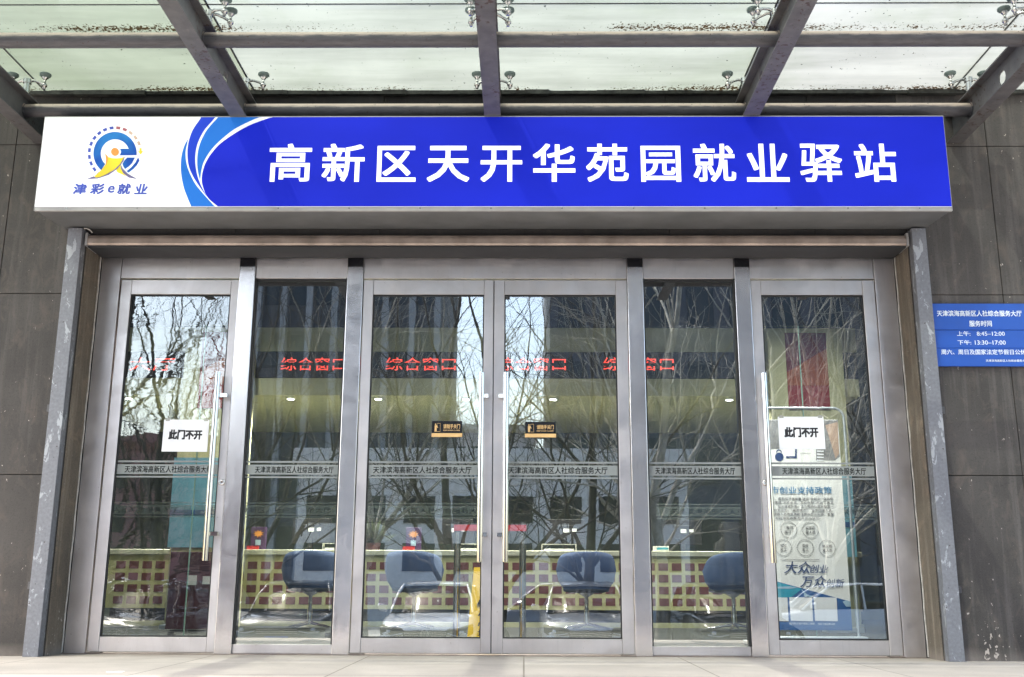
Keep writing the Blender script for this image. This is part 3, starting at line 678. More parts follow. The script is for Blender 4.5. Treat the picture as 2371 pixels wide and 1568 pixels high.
for x in BX:
    for hub, discs in (((-0.66,), ((-0.645, 1),)), ((-1.70,), ((-1.625, 1), (-1.775, 1))), ((-3.08,), ((-3.005, 1), (-3.155, 1))), ((-4.46,), ((-4.445, 1),))):
        m = MB(); hy_ = hub[0]
        m.tube([(x, hy_, BZ1), (x, hy_, BZ1+0.15)], 0.026, 10); m.tube([(x, hy_, BZ1+0.13), (x, hy_, BZ1+0.165)], 0.034, 10)
        for yy, _ in discs:
            for s in (-1, 1):
                dx = x+s*0.135
                m.tube([(x, hy_, BZ1+0.148), (x+s*0.05, hy_+(yy-hy_)*0.4, BZ1+0.158), (x+s*0.095, hy_+(yy-hy_)*0.75, BZ1+0.145), (dx, yy, BZ1+0.125)], [0.014, 0.012, 0.010, 0.012], 8)
                m.lathe((dx, yy, BZ1+0.085), [(0.010, 0.0), (0.013, 0.004), (0.013, 0.022), (0.020, 0.024), (0.024, 0.034), (0.022, 0.046), (0.011, 0.052), (0.009, 0.085)], 12)
                m.lathe((dx, yy, GZ-0.055), [(0.012, 0.0), (0.018, 0.010), (0.026, 0.018), (0.026, 0.024)], 14, 0)
                m.lathe((dx, yy, GZ-0.031), [(0.030, 0.0), (0.046, 0.016), (0.046, 0.029)], 18, 1)
        m.build('spider_fitting', ['fitting', 'rubber'], cn)

# ================================================================== NOTICES ON THE FRONT
def notice(name, X0, X1, Y0, Y1, y, tx, label, tilt=0.0):
    x0, x1, z0, z1 = prect(X0, X1, Y0, Y1, y)
    t = thing(name, label, 'paper notice', ((x0+x1)/2, y, z0), 'paper notices taped to the outer doors')
    MB().box(x0, x1, y-0.001, y, z0, z1).build('sheet', 'paper', t)
    m = MB(); ptext(m, "此门不开", *tx, y-0.0022, bold=0.06); m.build('lettering', 'ink', t)
    for xa in (x0+0.012, x1-0.045):
        MB().box(xa, xa+0.035, y-0.0026, y-0.0018, z1-0.012, z1+0.012).build('tape', 'tape', t)
    t.rotation_euler = (0, R(tilt), 0)
notice('paper_notice', 377, 482, 972, 1046, 0.0205, (390, 468, 995, 1018), 'white paper notice on the leftmost door', 0.3)
notice('paper_notice', 1803, 1909, 965, 1040, 0.0205, (1816, 1895, 989, 1013), 'white paper notice on the rightmost door, over the display stand', -0.2)
for X0, X1, Y0, Y1, lab in ((1000, 1070, 975, 1012, 'small black and gold plaque on the left one of the two middle doors'),
                            (1216, 1287, 977, 1013, 'small black and gold plaque on the right one of the two middle doors')):
    y = 0.0205; x0, x1, z0, z1 = prect(X0, X1, Y0, Y1, y); W_, H_ = x1-x0, z1-z0
    t = thing('door_plaque', lab, 'plaque', ((x0+x1)/2, y, z0), 'keep closed plaques on the middle doors')
    MB().box(x0, x1, y-0.003, y, z0+H_*0.24, z1).build('panel', 'black_gloss', t, 0.001)
    MB().box(x0-0.002, x1+0.002, y-0.004, y, z0, z0+H_*0.235).build('gold_bar', 'gold', t, 0.001)
    m = MB(); yy = y-0.0045
    text(m, "请随手关门", x0+W_*0.38, x0+W_*0.93, z0+H_*0.52, z0+H_*0.80, yy, 0.02)
    text(m, "KEEP DOOR CLOSED", x0+W_*0.38, x0+W_*0.93, z0+H_*0.37, z0+H_*0.45, yy, 0.02)
    m.build('lettering', 'gold', t)
    m = MB(); px = x0+W_*0.09; pz = z0+H_*0.33; h = H_*0.52; wd = W_*0.19
    for a in ((0.45, 1.0, 0.97, 1.0), (0.97, 1.0, 0.0, 1.0), (0.45, 1.0, 0.0, 0.03), (0.45, 0.48, 0.62, 1.0)):
        m.box(px+wd*a[0], px+wd*a[1], yy-0.0005, yy, pz+h*a[2], pz+h*a[3])
    m.plate(circle_pts(px+wd*0.17, pz+h*0.88, h*0.085, n=12)[:-1], yy-0.0005, yy)
    m.plate([(px+wd*0.02, pz+h*0.76), (px+wd*0.38, pz+h*0.76), (px+wd*0.62, pz+h*0.48), (px+wd*0.52, pz+h*0.44), (px+wd*0.36, pz+h*0.60), (px+wd*0.36, pz), (px+wd*0.22, pz), (px+wd*0.2, pz+h*0.36), (px+wd*0.16, pz), (px+wd*0.02, pz)], yy-0.0005, yy)
    m.build('door_symbol', 'gold', t)

NY = WY-0.028
n0 = at(2157, 703, Y=NY); n1 = at(2168, 848, Y=NY)
nx0, nz1, nz0 = (n0.x+n1.x)/2, n0.z, n1.z; nx1 = nx0+0.80
nb = thing('notice_board', 'blue opening hours notice board on the stone wall right of the doors', 'notice board', ((nx0+nx1)/2, NY, nz0))
m = MB(); H_ = nz1-nz0
for a, b in ((0.0, 0.285), (0.289, 0.572), (0.578, 1.0)): m.box(nx0+(0.0 if a > 0.3 else 0.004), nx1, NY, WY-0.001, nz0+H_*a, nz0+H_*b)
m.build('panel', 'notice', nb, 0.002)
m = MB(); NT = NY-0.001
def nrow(body, a, b, c, d, bold):
    s = 260/2038*0.9262
    ptext(m, body, 2300*0.9262+a*s, 2300*0.9262+b*s, 740*0.9262+c*s, 740*0.9262+d*s, NT, bold=bold)
nrow("天津滨海高新区人社综合服务大厅", 330, 1992, 285, 400, 0.02); nrow("服务时间", 965, 1405, 482, 600, 0.02)
nrow("上午:", 725, 985, 690, 785, 0.015); nrow("8:45–12:00", 1112, 1660, 700, 780, 0.012)
nrow("下午:", 738, 1003, 865, 958, 0.015); nrow("13:30–17:00", 1075, 1678, 872, 955, 0.012)
nrow("周六、周日及国家法定节假日公休", 415, 2075, 1048, 1150, 0.015); nrow("天津滨海高新区人社综合服务大厅", 1290, 2110, 1245, 1292, 0.015)
m.build('lettering', 'notice_txt', nb)
# a strip of litter on the platform
m = MB(); a = at(265, 1556, Z=0.003); m.obox((a.x, a.y, 0.003), (0.05, 0.006, 0), (-0.002, 0.006, 0), (0, 0, 0.002)); m.obox((a.x+0.03, a.y+0.004, 0.006), (0.03, 0.004, 0.001), (-0.002, 0.004, 0), (0, 0, 0.001))
tag(m.build('paper_scrap', 'paper'), 'torn white paper scrap lying on the paving at the lower left', 'litter')

# ================================================================== INSIDE THE HALL
ct = thing('reception_counter', 'long cream reception counter with red brown square insets', 'counter', (-0.6, 5.8, 0))
CX0, CX1, CY = -5.57, 4.40, 5.5
m = MB(); m.box(CX0, CX1, CY, CY+0.55, 0.22, 0.905); m.build('front_panel', 'cream', ct)
m = MB(); x = 0.545-0.1745*60
while x < CX1-0.15:
    if x > CX0+0.03:
        for z in (0.725, 0.575, 0.425, 0.275): m.box(x, x+0.124, CY-0.006, CY+0.004, z, z+0.095)
    x += 0.1745
m.build('inset_squares', 'brick', ct)
MB().box(CX0-0.03, CX1+0.03, CY-0.05, CY+0.6, 0.906, 0.975).build('counter_top', 'ctop', ct, 0.006)
MB().box(CX0+0.1, CX1-0.1, CY+0.12, CY+0.5, 0.0, 0.219).build('plinth', 'dark', ct)
MB().box(CX0, CX1, CY-0.02, CY+0.1, 0.0, 0.06).build('foot_strip', 'olive', ct)

ls = thing('led_display', 'dark ticker board with red characters above the reception counter', 'display', (-0.9, 5.25, 3.24))
MB().box(-6.2, 4.47, 5.205, 5.32, 3.245, 3.595).build('housing', 'dark', ls)
m = MB()
for X0, X1, body in ((300, 405, "大厅"), (650, 800, "综合窗口"), (893, 1055, "综合窗口"), (1150, 1310, "综合窗口"), (1397, 1560, "综合窗口")):
    ptext(m, body, X0, X1, 828, 858, 5.200, bold=0.0)
m.build('lettering', 'led', ls)
m = MB(); a = at(900, 843, Y=5.195); m.box(-6.1, 4.4, 5.190, 5.197, a.z-0.024, a.z+0.020); m.build('scan_gap', 'dark', ls)

for X, w_ in ((672, 'above the left of the counter, second from the left'), (875, 'seen in the upper left corner of the left middle door'), (1079, 'just left of the two tall middle door handles'), (1281, 'seen through the right middle door'), (1690, 'above the right of the counter, farthest right'), (297, 'farthest left, seen through the leftmost door')):
    p = at(X, 918, Y=5.36)
    t = thing('downlight', 'lit round ceiling downlight '+w_, 'downlight', (p.x, 5.40, 2.99), 'downlights over the counter')
    MB().lathe((p.x, 5.40, 2.978), [(0.045, 0.0), (0.062, 0.002), (0.066, 0.016)], 20).build('trim_ring', 'white_plastic', t)
    MB().lathe((p.x, 5.40, 2.974), [(0.044, 0.0), (0.044, 0.003)], 20).build('lens', 'lamp', t)
    l_ = bpy.data.lights.new('downlight_beam', 'SPOT'); l_.energy = 95; l_.spot_size = R(150); l_.spot_blend = 0.8; l_.shadow_soft_size = 0.05; l_.color = (1.0, 0.94, 0.80)
    lo = bpy.data.objects.new('downlight_beam', l_); COL.objects.link(lo); lo.parent = t; lo.location = (0, 0, -0.035)

for x, yl, en in ((-2.6, 0.5, 230), (-0.25, 0.5, 230), (2.2, 0.5, 420), (-4.0, 3.3, 110), (-0.4, 3.3, 80), (3.5, 3.3, 110)):  # added lamps, unseen overhead, to brighten the hall and poster
    d_ = MB(); d_.lathe((x, yl, 4.575), [(0.10, 0.0), (0.13, 0.004), (0.14, 0.024)], 20); d_ = d_.build('added_fill_lamp', 'white_plastic', bld)
    MB().lathe((x, yl, 4.570), [(0.098, 0.0), (0.098, 0.004)], 20).build('lens', 'lamp', d_)  # lens of the added lamp
    l_ = bpy.data.lights.new('added_fill_beam', 'SPOT'); l_.energy = en; l_.spot_size = R(140); l_.spot_blend = 0.9; l_.shadow_soft_size = 0.1; l_.color = (1.0, 0.97, 0.93)
    lo = bpy.data.objects.new('added_fill_beam', l_); COL.objects.link(lo); lo.parent = d_; lo.location = (x, yl, 4.55)

# tub chairs in front of the counter
def make_chair():
    t = thing('tub_chair', '', 'chair', (0, 0, 0), 'blue tub chairs at the counter')
    # shell: back faces the doors (-y)
    rings = []
    N = 22
    m = MB(); outer = []; inner = []
    for i in range(N+1):
        a = R(-200+220*i/N)     # -200..20 deg around the back
        k = abs(i/N-0.5)*2
        top = 0.94-0.10*k**2-0.14*k**5
        ca, sa = cos(a), sin(a)
        outer.append([(0.27*ca, 0.24*sa, 0.47), (0.345*ca, 0.30*sa, 0.58), (0.375*ca, 0.33*sa, 0.72), (0.36*ca, 0.345*sa, 0.86 if top > 0.86 else top-0.03), (0.345*ca, 0.34*sa, top)])
        inner.append([(0.325*ca, 0.32*sa, top-0.004), (0.335*ca, 0.315*sa, 0.84 if top > 0.86 else top-0.05), (0.345*ca, 0.30*sa, 0.72), (0.315*ca, 0.27*sa, 0.58), (0.24*ca, 0.21*sa, 0.49)])
    m.loft([o+i_ for o, i_ in zip(outer, inner)], closed=False, cap=False)
    m.build('shell', 'chair', t)
    MB().lathe((0, 0.03, 0.44), [(0.20, 0.0), (0.28, 0.02), (0.29, 0.05), (0.25, 0.085), (0.1, 0.095)], 24).build('seat', 'seat', t)
    MB().lathe((0, 0, 0.05), [(0.035, 0.0), (0.03, 0.2), (0.024, 0.21), (0.024, 0.34), (0.10, 0.385), (0.10, 0.392)], 14).build('pedestal', 'chrome', t)
    m = MB()
    for k in range(4):
        a = R(45+90*k+10); m.tube([(0.03*cos(a), 0.03*sin(a), 0.07), (0.32*cos(a), 0.32*sin(a), 0.022)], [0.020, 0.012], 8)
    m.build('star_base', 'chrome', t)
    return t
ch = make_chair()
for i, (X, rz, lab) in enumerate(((722, 8, 'blue tub chair seen through the left fixed pane'), (960, -12, 'blue tub chair behind the left stanchion'), (1357, 0, 'blue tub chair seen through the right middle door, right of the stanchion'), (1695, 15, 'blue tub chair seen through the right fixed pane'))):
    o = ch if i == 0 else copy_tree(ch)
    p = at(X, 1320, Y=4.8); o.location = (p.x, 4.8, 0); o.rotation_euler = (0, 0, R(rz)); o['label'] = lab; o['group'] = 'blue tub chairs at the counter'

# monitors, risers, small boxes on the counter
def make_monitor():
    t = thing('monitor', '', 'monitor', (0, 0, 0), 'monitors on the counter')
    m = MB(); m.box(-0.27, 0.27, -0.02, 0.02, 0.10, 0.44); m.box(-0.12, 0.12, -0.045, -0.02, 0.17, 0.36); m.build('screen_back', 'black', t, 0.006)
    MB().box(-0.03, 0.03, -0.04, 0.0, 0.01, 0.2).build('neck', 'black', t, 0.004)
    MB().box(-0.11, 0.11, -0.09, 0.07, 0.0, 0.012).build('base', 'black', t, 0.003)
    m = MB(); m.box(-0.03, 0.05, -0.048, -0.046, 0.26, 0.31); m.box(0.09, 0.15, -0.048, -0.0465, 0.27, 0.31); m.build('label', 'paper', t)
    return t
mo = make_monitor()
for i, (X, lab) in enumerate(((720, 'black monitor on the counter seen through the left fixed pane'), (1050, 'black monitor on the counter behind the left stanchion'), (1310, 'black monitor on the counter seen through the right middle door'), (1580, 'black monitor on the counter seen through the right fixed pane'))):
    o = mo if i == 0 else copy_tree(mo)
    o.location = (at(X, 1260, Y=6.0).x, 6.0, 0.975); o.rotation_euler = (0, 0, R((-8, 6, -4, 5)[i])); o['label'] = lab; o['group'] = 'monitors on the counter'
def make_riser():
    t = thing('document_rack', '', 'rack', (0, 0, 0), 'white racks on the counter')
    m = MB()
    for a in ((-0.23, -0.222, 0, 0.09), (0.222, 0.23, 0, 0.09), (-0.222, 0.222, 0.083, 0.09)): m.box(a[0], a[1], -0.06, 0.06, a[2], a[3])
    m.build('frame', 'white_plastic', t)
    MB().box(-0.2, 0.2, -0.04, 0.05, 0.0, 0.03).build('paper_stack', 'paper', t)
    return t
rk = make_riser()
for i, (X, lab) in enumerate(((788, 'white wire rack on the counter beside the left fixed pane'), (1095, 'white rack on the counter behind the left stanchion top'), (1294, 'white rack on the counter right of the right stanchion'))):
    o = rk if i == 0 else copy_tree(rk); o.location = (at(X, 1262, Y=5.62).x, 5.62, 0.976); o['label'] = lab; o['group'] = 'white racks on the counter'
def make_leaf():
    t = thing('leaflet_box', '', 'leaflet box', (0, 0, 0), 'purple leaflet boxes on the counter')
    MB().box(-0.10, 0.10, 0.0, 0.06, 0.0, 0.30).build('box', 'purple', t, 0.004)
    m = MB(); m.plate([((0.075 if k % 2 else 0.04)*cos(2*pi*k/18), 0.21+(0.052 if k % 2 else 0.028)*sin(2*pi*k/18)) for k in range(18)], -0.003, -0.0005); m.build('starburst', 'logo_orange', t)
    MB().box(-0.035, 0.035, -0.003, -0.0005, 0.06, 0.13).build('card', 'print_pale', t)
    MB().box(-0.14, 0.02, -0.03, -0.004, 0.0, 0.05).build('tray', 'belt', t)
    return t
lf = make_leaf()
for i, (X, lab) in enumerate(((597, 'purple leaflet box with orange star seen through the left fixed pane'), (957, 'purple leaflet box with orange star seen through the left middle door'))):
    o = lf if i == 0 else copy_tree(lf); o.location = (at(X, 1262, Y=5.6).x, 5.6, 0.976); o['label'] = lab; o['group'] = 'purple leaflet boxes on the counter'
p = at(1530, 1262, Y=5.65)
t = thing('tissue_box', 'small white paper box with green stripe on the counter behind the right fixed pane', 'box', (p.x, 5.65, 0.976))
MB().box(p.x-0.1, p.x+0.1, 5.6, 5.72, 0.976, 1.045).build('carton', 'white_plastic', t, 0.004)
MB().box(p.x-0.06, p.x+0.09, 5.597, 5.5995, 1.0, 1.025).build('stripe', 'print_teal', t)
# black task chair behind the counter
p = at(1692, 1240, Y=6.6)
t = thing('office_chair', 'black high backed office chair behind the counter at the right fixed pane', 'chair', (p.x, 6.6, 0))
m = MB(); m.loft([[(p.x+w_*cos(2*pi*k/16), 6.6+0.05*sin(2*pi*k/16), z) for k in range(16)] for w_, z in ((0.18, 0.55), (0.26, 0.65), (0.27, 0.95), (0.24, 1.12), (0.16, 1.18), (0.14, 1.22), (0.17, 1.26), (0.17, 1.36), (0.12, 1.42))]); m.build('backrest', 'black', t)
MB().box(p.x-0.26, p.x+0.26, 6.62, 7.1, 0.46, 0.55).build('seat', 'black', t, 0.03, 3)
MB().lathe((p.x, 6.85, 0.06), [(0.03, 0), (0.03, 0.4)], 12).build('column', 'black', t)
m = MB()
for k in range(5): a = 2*pi*k/5; m.tube([(p.x, 6.85, 0.1), (p.x+0.3*cos(a), 6.85+0.3*sin(a), 0.05)], 0.02, 6); m.lathe((p.x+0.3*cos(a), 6.85+0.3*sin(a), 0.0), [(0.02, 0), (0.03, 0.02), (0.02, 0.05)], 8)
m.build('star_base', 'black', t)
# leafy pot plant behind the counter
p = at(862, 1225, Y=6.7)
t = thing('pot_plant', 'dark leafy pot plant behind the counter at the left middle door', 'plant', (p.x, 6.7, 0.9))
MB().box(p.x-0.5, p.x+0.5, 6.5, 7.0, 0.0, 0.9).build('stand', 'dark', t)
MB().lathe((p.x, 6.7, 0.9), [(0.09, 0), (0.13, 0.2), (0.14, 0.21)], 14).build('pot', 'brick', t)
random.seed(11); m = MB()
for k in range(110):
    a = random.uniform(0, 2*pi); e = random.uniform(0.1, 1.3); l_ = random.uniform(0.16, 0.34)
    c0 = Vector((p.x, 6.7, 1.1)); d = Vector((cos(a)*cos(e), sin(a)*cos(e)*0.7, sin(e))); q = c0+d*l_
    sd = d.cross(Vector((random.random(), random.random(), 0.3))).normalized()*0.03
    m.add([c0+d*l_*0.35, q-d*0.05+sd, q+d*0.05, q-d*0.05-sd], [(0, 1, 2, 3)])
m.build('foliage', 'hedge', t)

# stanchions
def make_stanchion():
    t = thing('stanchion', '', 'stanchion', (0, 0, 0), 'belt stanchions inside the doors')
    MB().lathe((0, 0, 0), [(0.175, 0.0), (0.18, 0.01), (0.175, 0.028), (0.12, 0.042), (0.05, 0.05)], 36).build('base', 'chrome', t)
    MB().lathe((0, 0, 0.045), [(0.034, 0.0), (0.034, 1.0)], 24).build('pole', 'chrome', t)
    MB().lathe((0, 0, 1.045), [(0.036, 0.0), (0.036, 0.085), (0.03, 0.095)], 24).build('head', 'black', t)
    return t
stn = make_stanchion(); sxy = []
for i, (X, lab) in enumerate(((1058, 'steel belt stanchion seen through the left middle door'), (1210, 'steel belt stanchion seen through the right middle door'))):
    o = stn if i == 0 else copy_tree(stn); p = at(X, 1340, Y=1.95); o.location = (p.x, 1.95, 0.0); o['label'] = lab; o['group'] = 'belt stanchions inside the doors'; sxy.append(p.x)
m = MB(); m.box(sxy[0]-0.035, sxy[1]+0.035, 1.898, 1.9015, 1.055, 1.115); m.box(sxy[0]-0.036, sxy[0]-0.034, 1.9015, 1.95, 1.055, 1.115); m.box(sxy[1]+0.034, sxy[1]+0.036, 1.9015, 1.95, 1.055, 1.115)
tag(m.build('stanchion_belt', 'belt'), 'red retractable belt stretched between the two stanchions', 'belt')
# wet floor sign
p = at(1118, 1475, Y=1.6)
wf = thing('warning_sign', 'yellow folding caution sign on the floor behind the left middle door', 'warning sign', (p.x, 1.6, 0))
for s, nm in ((-1, 'front_board'), (1, 'rear_board')):
    m = MB(); yb = 1.6+s*0.14; yt = 1.6+s*0.012
    q = [(p.x-0.145, yb, 0.0), (p.x+0.145, yb, 0.0), (p.x+0.09, yt, 0.70), (p.x-0.09, yt, 0.70)]
    m.add(q+[(a, b+0.008*-s, c) for a, b, c in q], [(0, 1, 2, 3), (7, 6, 5, 4), (0, 4, 5, 1), (1, 5, 6, 2), (2, 6, 7, 3), (3, 7, 4, 0)]); m.build(nm, 'yellow', wf)
m = MB()
for ch_, z in (('小', 0.24), ('心', 0.155), ('地', 0.07)):
    yy = 1.46+0.128*(z+0.03)/0.70-0.003; text(m, ch_, p.x-0.045, p.x+0.045, z, z+0.07, yy, 0.02)
m.plate([(p.x-0.055, 0.36), (p.x+0.055, 0.36), (p.x, 0.46)], 1.46+0.128*0.41/0.7-0.02, 1.46+0.128*0.41/0.7-0.012)
m.build('lettering', 'ink', wf)

# display stand behind the right door
BY = 1.6
db = thing('display_stand', 'cream and blue policy poster on an aluminium floor stand behind the right door', 'display stand', (2.62, BY, 0))
MB().box(2.07, 3.20, BY-0.16, BY+0.16, 0.012, 0.045).build('base', 'alu', db, 0.006); MB().box(2.09, 3.18, BY-0.08, BY+0.08, 0.0455, 0.085).build('base_rail', 'alu', db, 0.006)
m = MB(); c = []
for a in range(0, 91, 15): c.append((3.02+0.10*sin(R(a)), BY, 2.135+0.10*cos(R(a))))
cl = [(5.25-x, y, z) for x, y, z in reversed(c)]
m.tube([(2.13, BY, 0.08)]+cl+c+[(3.12, BY, 0.08)], 0.0125, 10); m.build('frame', 'alu', db)
PX0, PX1, PZ0, PZ1 = 2.20, 3.06, 0.14, 2.12
po = MB().box(PX0, PX1, BY-0.004, BY-0.001, PZ0, PZ1).build('poster', 'cream_print', db)
pr = MB(); PY = BY-0.0055
def q3(x, y): return (1900+x*300/1568)*0.9262, (1000+y*300/1568)*0.9262
def q4(x, y): return (1900+x*300/1384)*0.9262, (1300+y*340/1568)*0.9262
def pp(fn, pts): return [(min(max(g.x, PX0), PX1), max(g.z, PZ0)) for g in (at(*fn(*p_), Y=BY) for p_ in pts)]
pr.plate([(PX0, 2.115)]+[(PX1-0.001, 2.115)]+pp(q3, [(1020, 520), (1040, 740), (980, 790), (730, 790), (730, 640), (160, 640)])+[(PX0, 1.72)], PY, PY+0.001, 2)
pr.plate(pp(q3, [(850, 330), (1010, 290), (1030, 700), (985, 770), (910, 520)]), PY-0.0015, PY-0.0005, 3)
for k in range(4): pr.plate(pp(q3, [(740, 660+k*40), (830, 665+k*40), (830, 680+k*40), (740, 678+k*40)]), PY-0.0015, PY-0.0005, 0)
pr.plate(pp(q3, [(340, 735), (455, 735), (455, 640), (480, 640), (480, 762), (340, 762)]), PY-0.001, PY, 5)
lk = at(*q3(250, 745), Y=BY); pr.plate(circle_pts(lk.x, lk.z, 0.042, n=20)[:-1], PY-0.001, PY, 5)
pr.plate(arc_band(lk.x, lk.z+0.045, 0.018, 0.027, -10, 190, 14), PY-0.001, PY, 5)
for k in range(9):
    for x_, y_ in ((525+k*16, 692), (340+k*23, 826)): pr.plate(pp(q3, [(x_, y_), (x_+9, y_), (x_+9, y_+7), (x_, y_+7)]), PY-0.001, PY, 2)
pr.plate([(PX0, 0.60)]+pp(q4, [(195, 710), (1050, 940), (1075, 1290)])+[(PX0, PZ0)], PY, PY+0.001, 4)
pr.plate([(PX0, 0.58)]+pp(q4, [(195, 715), (480, 795), (360, 890)])+[(PX0, 0.42)], PY-0.001, PY-0.0001, 6)
pr.plate(pp(q4, [(470, 790), (540, 860), (640, 890), (520, 885)]), PY-0.002, PY-0.0011, 7)
pr.plate(pp(q4, [(950, 940), (1000, 925), (1055, 945), (1060, 1000), (990, 1000)]), PY-0.002, PY-0.0011, 7)
pr.plate([(PX0, 0.535)]+pp(q4, [(200, 770), (330, 765), (440, 780), (330, 795), (200, 790)])+[(PX0, 0.515)], PY-0.002, PY-0.0011, 7)
for x0_, x1_ in ((335, 610), (615, 895), (60, 328)): pr.plate(pp(q4, [(x0_, 890), (x1_-15, 895), (x1_, 1168), (x0_+18, 1162)]), PY-0.002, PY-0.0011, 0)
pr.build('print', ['paper', 'ink', 'print_grey', 'print_tan', 'print_blue', 'print_navy', 'print_teal', 'print_pale'], db)
tx = MB(); TY = PY-0.003
def tq(fn, body, x0_, x1_, y0_, y1_, mi=0, bold=0.012, shear=0.0):
    (X0, Y0), (X1, Y1) = fn(x0_, y0_), fn(x1_, y1_); ptext(tx, body, X0, X1, Y0, Y1, TY, bold=bold, mi=mi, shear=shear)
tq(q3, "市创业支持政策", 140, 940, 1132, 1225, 1, 0.02)
for (y0_, y1_, x0_, x1_), body in zip(((1275, 1308, 60, 955), (1323, 1358, 60, 958), (1375, 1408, 60, 960), (1425, 1458, 90, 955), (1475, 1508, 90, 962), (1528, 1560, 60, 790)),
    ("党中央、国务院决策部署,落实“稳就业”“保居民", "天津市围绕“大众创业、万众创新”,出台了首次", "保贷款、创业房租补贴、企业吸纳社保补贴等一", "为高校毕业生、“海河英才”、留学回国人员、", "就业困难人员等各类群体提供创业支持。希望", "了解、用好用足政策,早日创业成功。")):
    tq(q3, body, x0_, x1_, y0_, y1_, 0, 0.012)
for cx_, cy_, a_, b_ in ((330, 112, '“海河', '英才”'), (578, 116, '留学回', '国人员'), (268, 318, '农', '民工'), (520, 320, '退役', '军人'), (772, 325, '就业困', '难人员')):
    g = at(*q4(cx_, cy_), Y=BY)
    for s in (8, 188): tx.plate(arc_band(g.x, g.z, 0.0735, 0.0765, s, s+164, 24), TY, TY+0.001, 0)
    for s in (-1, 1): tx.box(g.x+s*0.075-0.009, g.x+s*0.075+0.009, TY, TY+0.001, g.z-0.0015, g.z+0.0015)
    hw = 0.020*max(len(a_), 2)
    text(tx, a_, g.x-hw*0.75, g.x+hw*0.75, g.z+0.006, g.z+0.034, TY, 0.012); text(tx, b_, g.x-hw*0.75, g.x+hw*0.75, g.z-0.036, g.z-0.008, TY, 0.012)
g0 = at(*q4(235, 453), Y=BY); g1 = at(*q4(685, 458), Y=BY); tx.box(g0.x, g1.x, TY, TY+0.001, g1.z-0.0015, g1.z+0.0015)
tq(q4, "大众", 275, 590, 478, 618, 2, 0.012, 0.25); tq(q4, "创业", 575, 790, 515, 612, 2, 0.012, 0.25)
tq(q4, "万众", 460, 770, 640, 778, 2, 0.012, 0.25); tq(q4, "创新", 765, 975, 678, 780, 2, 0.012, 0.25)
tq(q4, "海河英才落户服务二维码", 338, 630, 1182, 1208, 3, 0.005); tq(q4, "扫码了解政策详情", 668, 865, 1188, 1212, 3, 0.005)
tx.build('lettering', ['ink', 'print_title', 'print_navy', 'paper'], db)

# inner frameless glass screen with its own frosted band
IY = 2.55
ig = thing('inner_glass_screen', 'inner frameless glass screen with a faint frosted band behind the doors', 'glass screen', (-0.25, IY, 0))
for k in range(6):
    x0 = -5.1+k*1.62; x1 = x0+1.60
    if k == 3: continue
    pn = MB().box(x0, x1, IY, IY+0.010, 0.012, 3.3).build('glass_pane', 'glass_in', ig)
    MB().box(x1+0.001, x1+0.012, IY-0.001, IY+0.011, 0.012, 3.3).build('pane_edge', 'glass_edge', pn)
    m = MB(); m.box(x0+0.01, x1-0.01, IY-0.0012, IY-0.0006, 1.36, 1.375); m.box(x0+0.01, x1-0.01, IY-0.0012, IY-0.0006, 1.245, 1.345); m.box(x0+0.01, x1-0.01, IY-0.0012, IY-0.0006, 1.215, 1.23); m.build('frosted_film', 'film_in', pn)
    m = MB(); text(m, FILM, x0+0.15, x1-0.15, 1.265, 1.325, IY-0.003, 0.01); m.build('lettering', 'film_in_txt', pn)
    m = MB(); xx = x1-0.12
    m.box(xx-0.035, xx+0.035, IY-0.018, IY+0.028, 0.0, 0.05); m.build('floor_clip', 'chrome', pn, 0.002)

# red wall banners on the pillars
for px0, px1, lab in ((3.46, 4.0, 'dark red banner on the olive pillar seen through the right door'), (-4.30, -3.76, 'dark red banner on the olive pillar seen through the leftmost door')):
    t = thing('wall_banner', lab, 'banner', ((px0+px1)/2, 4.97, 2.78), 'red banners on the pillars')
    MB().box(px0, px1, 4.966, 4.979, 2.78, 3.81).build('cloth', 'banner_red', t)
    MB().plate([(px0, 3.81), (px1, 3.81), (px1, 3.60), (px0, 3.28)], 4.962, 4.9655).build('upper_print', 'banner_dark', t)
    MB().plate([(px0, 3.27), (px1, 3.59), (px1, 3.10), (px0, 3.10)], 4.962, 4.9655).build('lower_print', plain('orange_print', (0.36, 0.085, 0.035), 0.7), t)

# pale blue information boards
for a0, a1, lab, base in (((405, 1060), (482, 1268), 'pale blue information board on a maroon cabinet seen through the leftmost door', True),
                          ((1925, 1100), (1984, 1290), 'pale blue information board standing behind the cream poster stand', False)):
    p0 = at(*a0, Y=4.5); p1 = at(*a1, Y=4.5); x0, x1 = p0.x, p1.x+(0.25 if base else 0.0)
    if not base: x0, x1 = x0-0.2, x1
    t = thing('information_board', lab, 'information board', ((x0+x1)/2, 4.5, 0), 'pale blue information boards')
    MB().box(x0, x1, 4.48, 4.51, p1.z, p0.z).build('panel', 'board', t)
    zc = p1.z+(p0.z-p1.z)*0.36
    MB().box(x0, x1, 4.474, 4.4795, zc, zc+0.06).build('stripe', 'print_blue', t)
    if base:
        m = MB(); text(m, "办事指南", x0+0.38, x0+0.55, zc+0.012, zc+0.045, 4.473, 0.01); m.build('lettering', 'paper', t)
        MB().box(x0+0.05, x1, 4.5105, 4.56, 0.90, p0.z).build('frame', 'cream', t)
    m = MB(); m.box(x0+0.04, x0+0.06, 4.511, 4.53, 0.05, p1.z+0.1); m.box(x1-0.06, x1-0.04, 4.511, 4.53, 0.05, p1.z+0.1); m.box(x0, x1, 4.4, 4.62, 0.0, 0.05); m.build('stand', 'alu', t)
p0 = at(418, 1278, Y=4.3)
t = thing('maroon_cabinet', 'maroon metal cabinet with small white labels behind the leftmost door', 'cabinet', (p0.x+0.45, 4.1, 0))
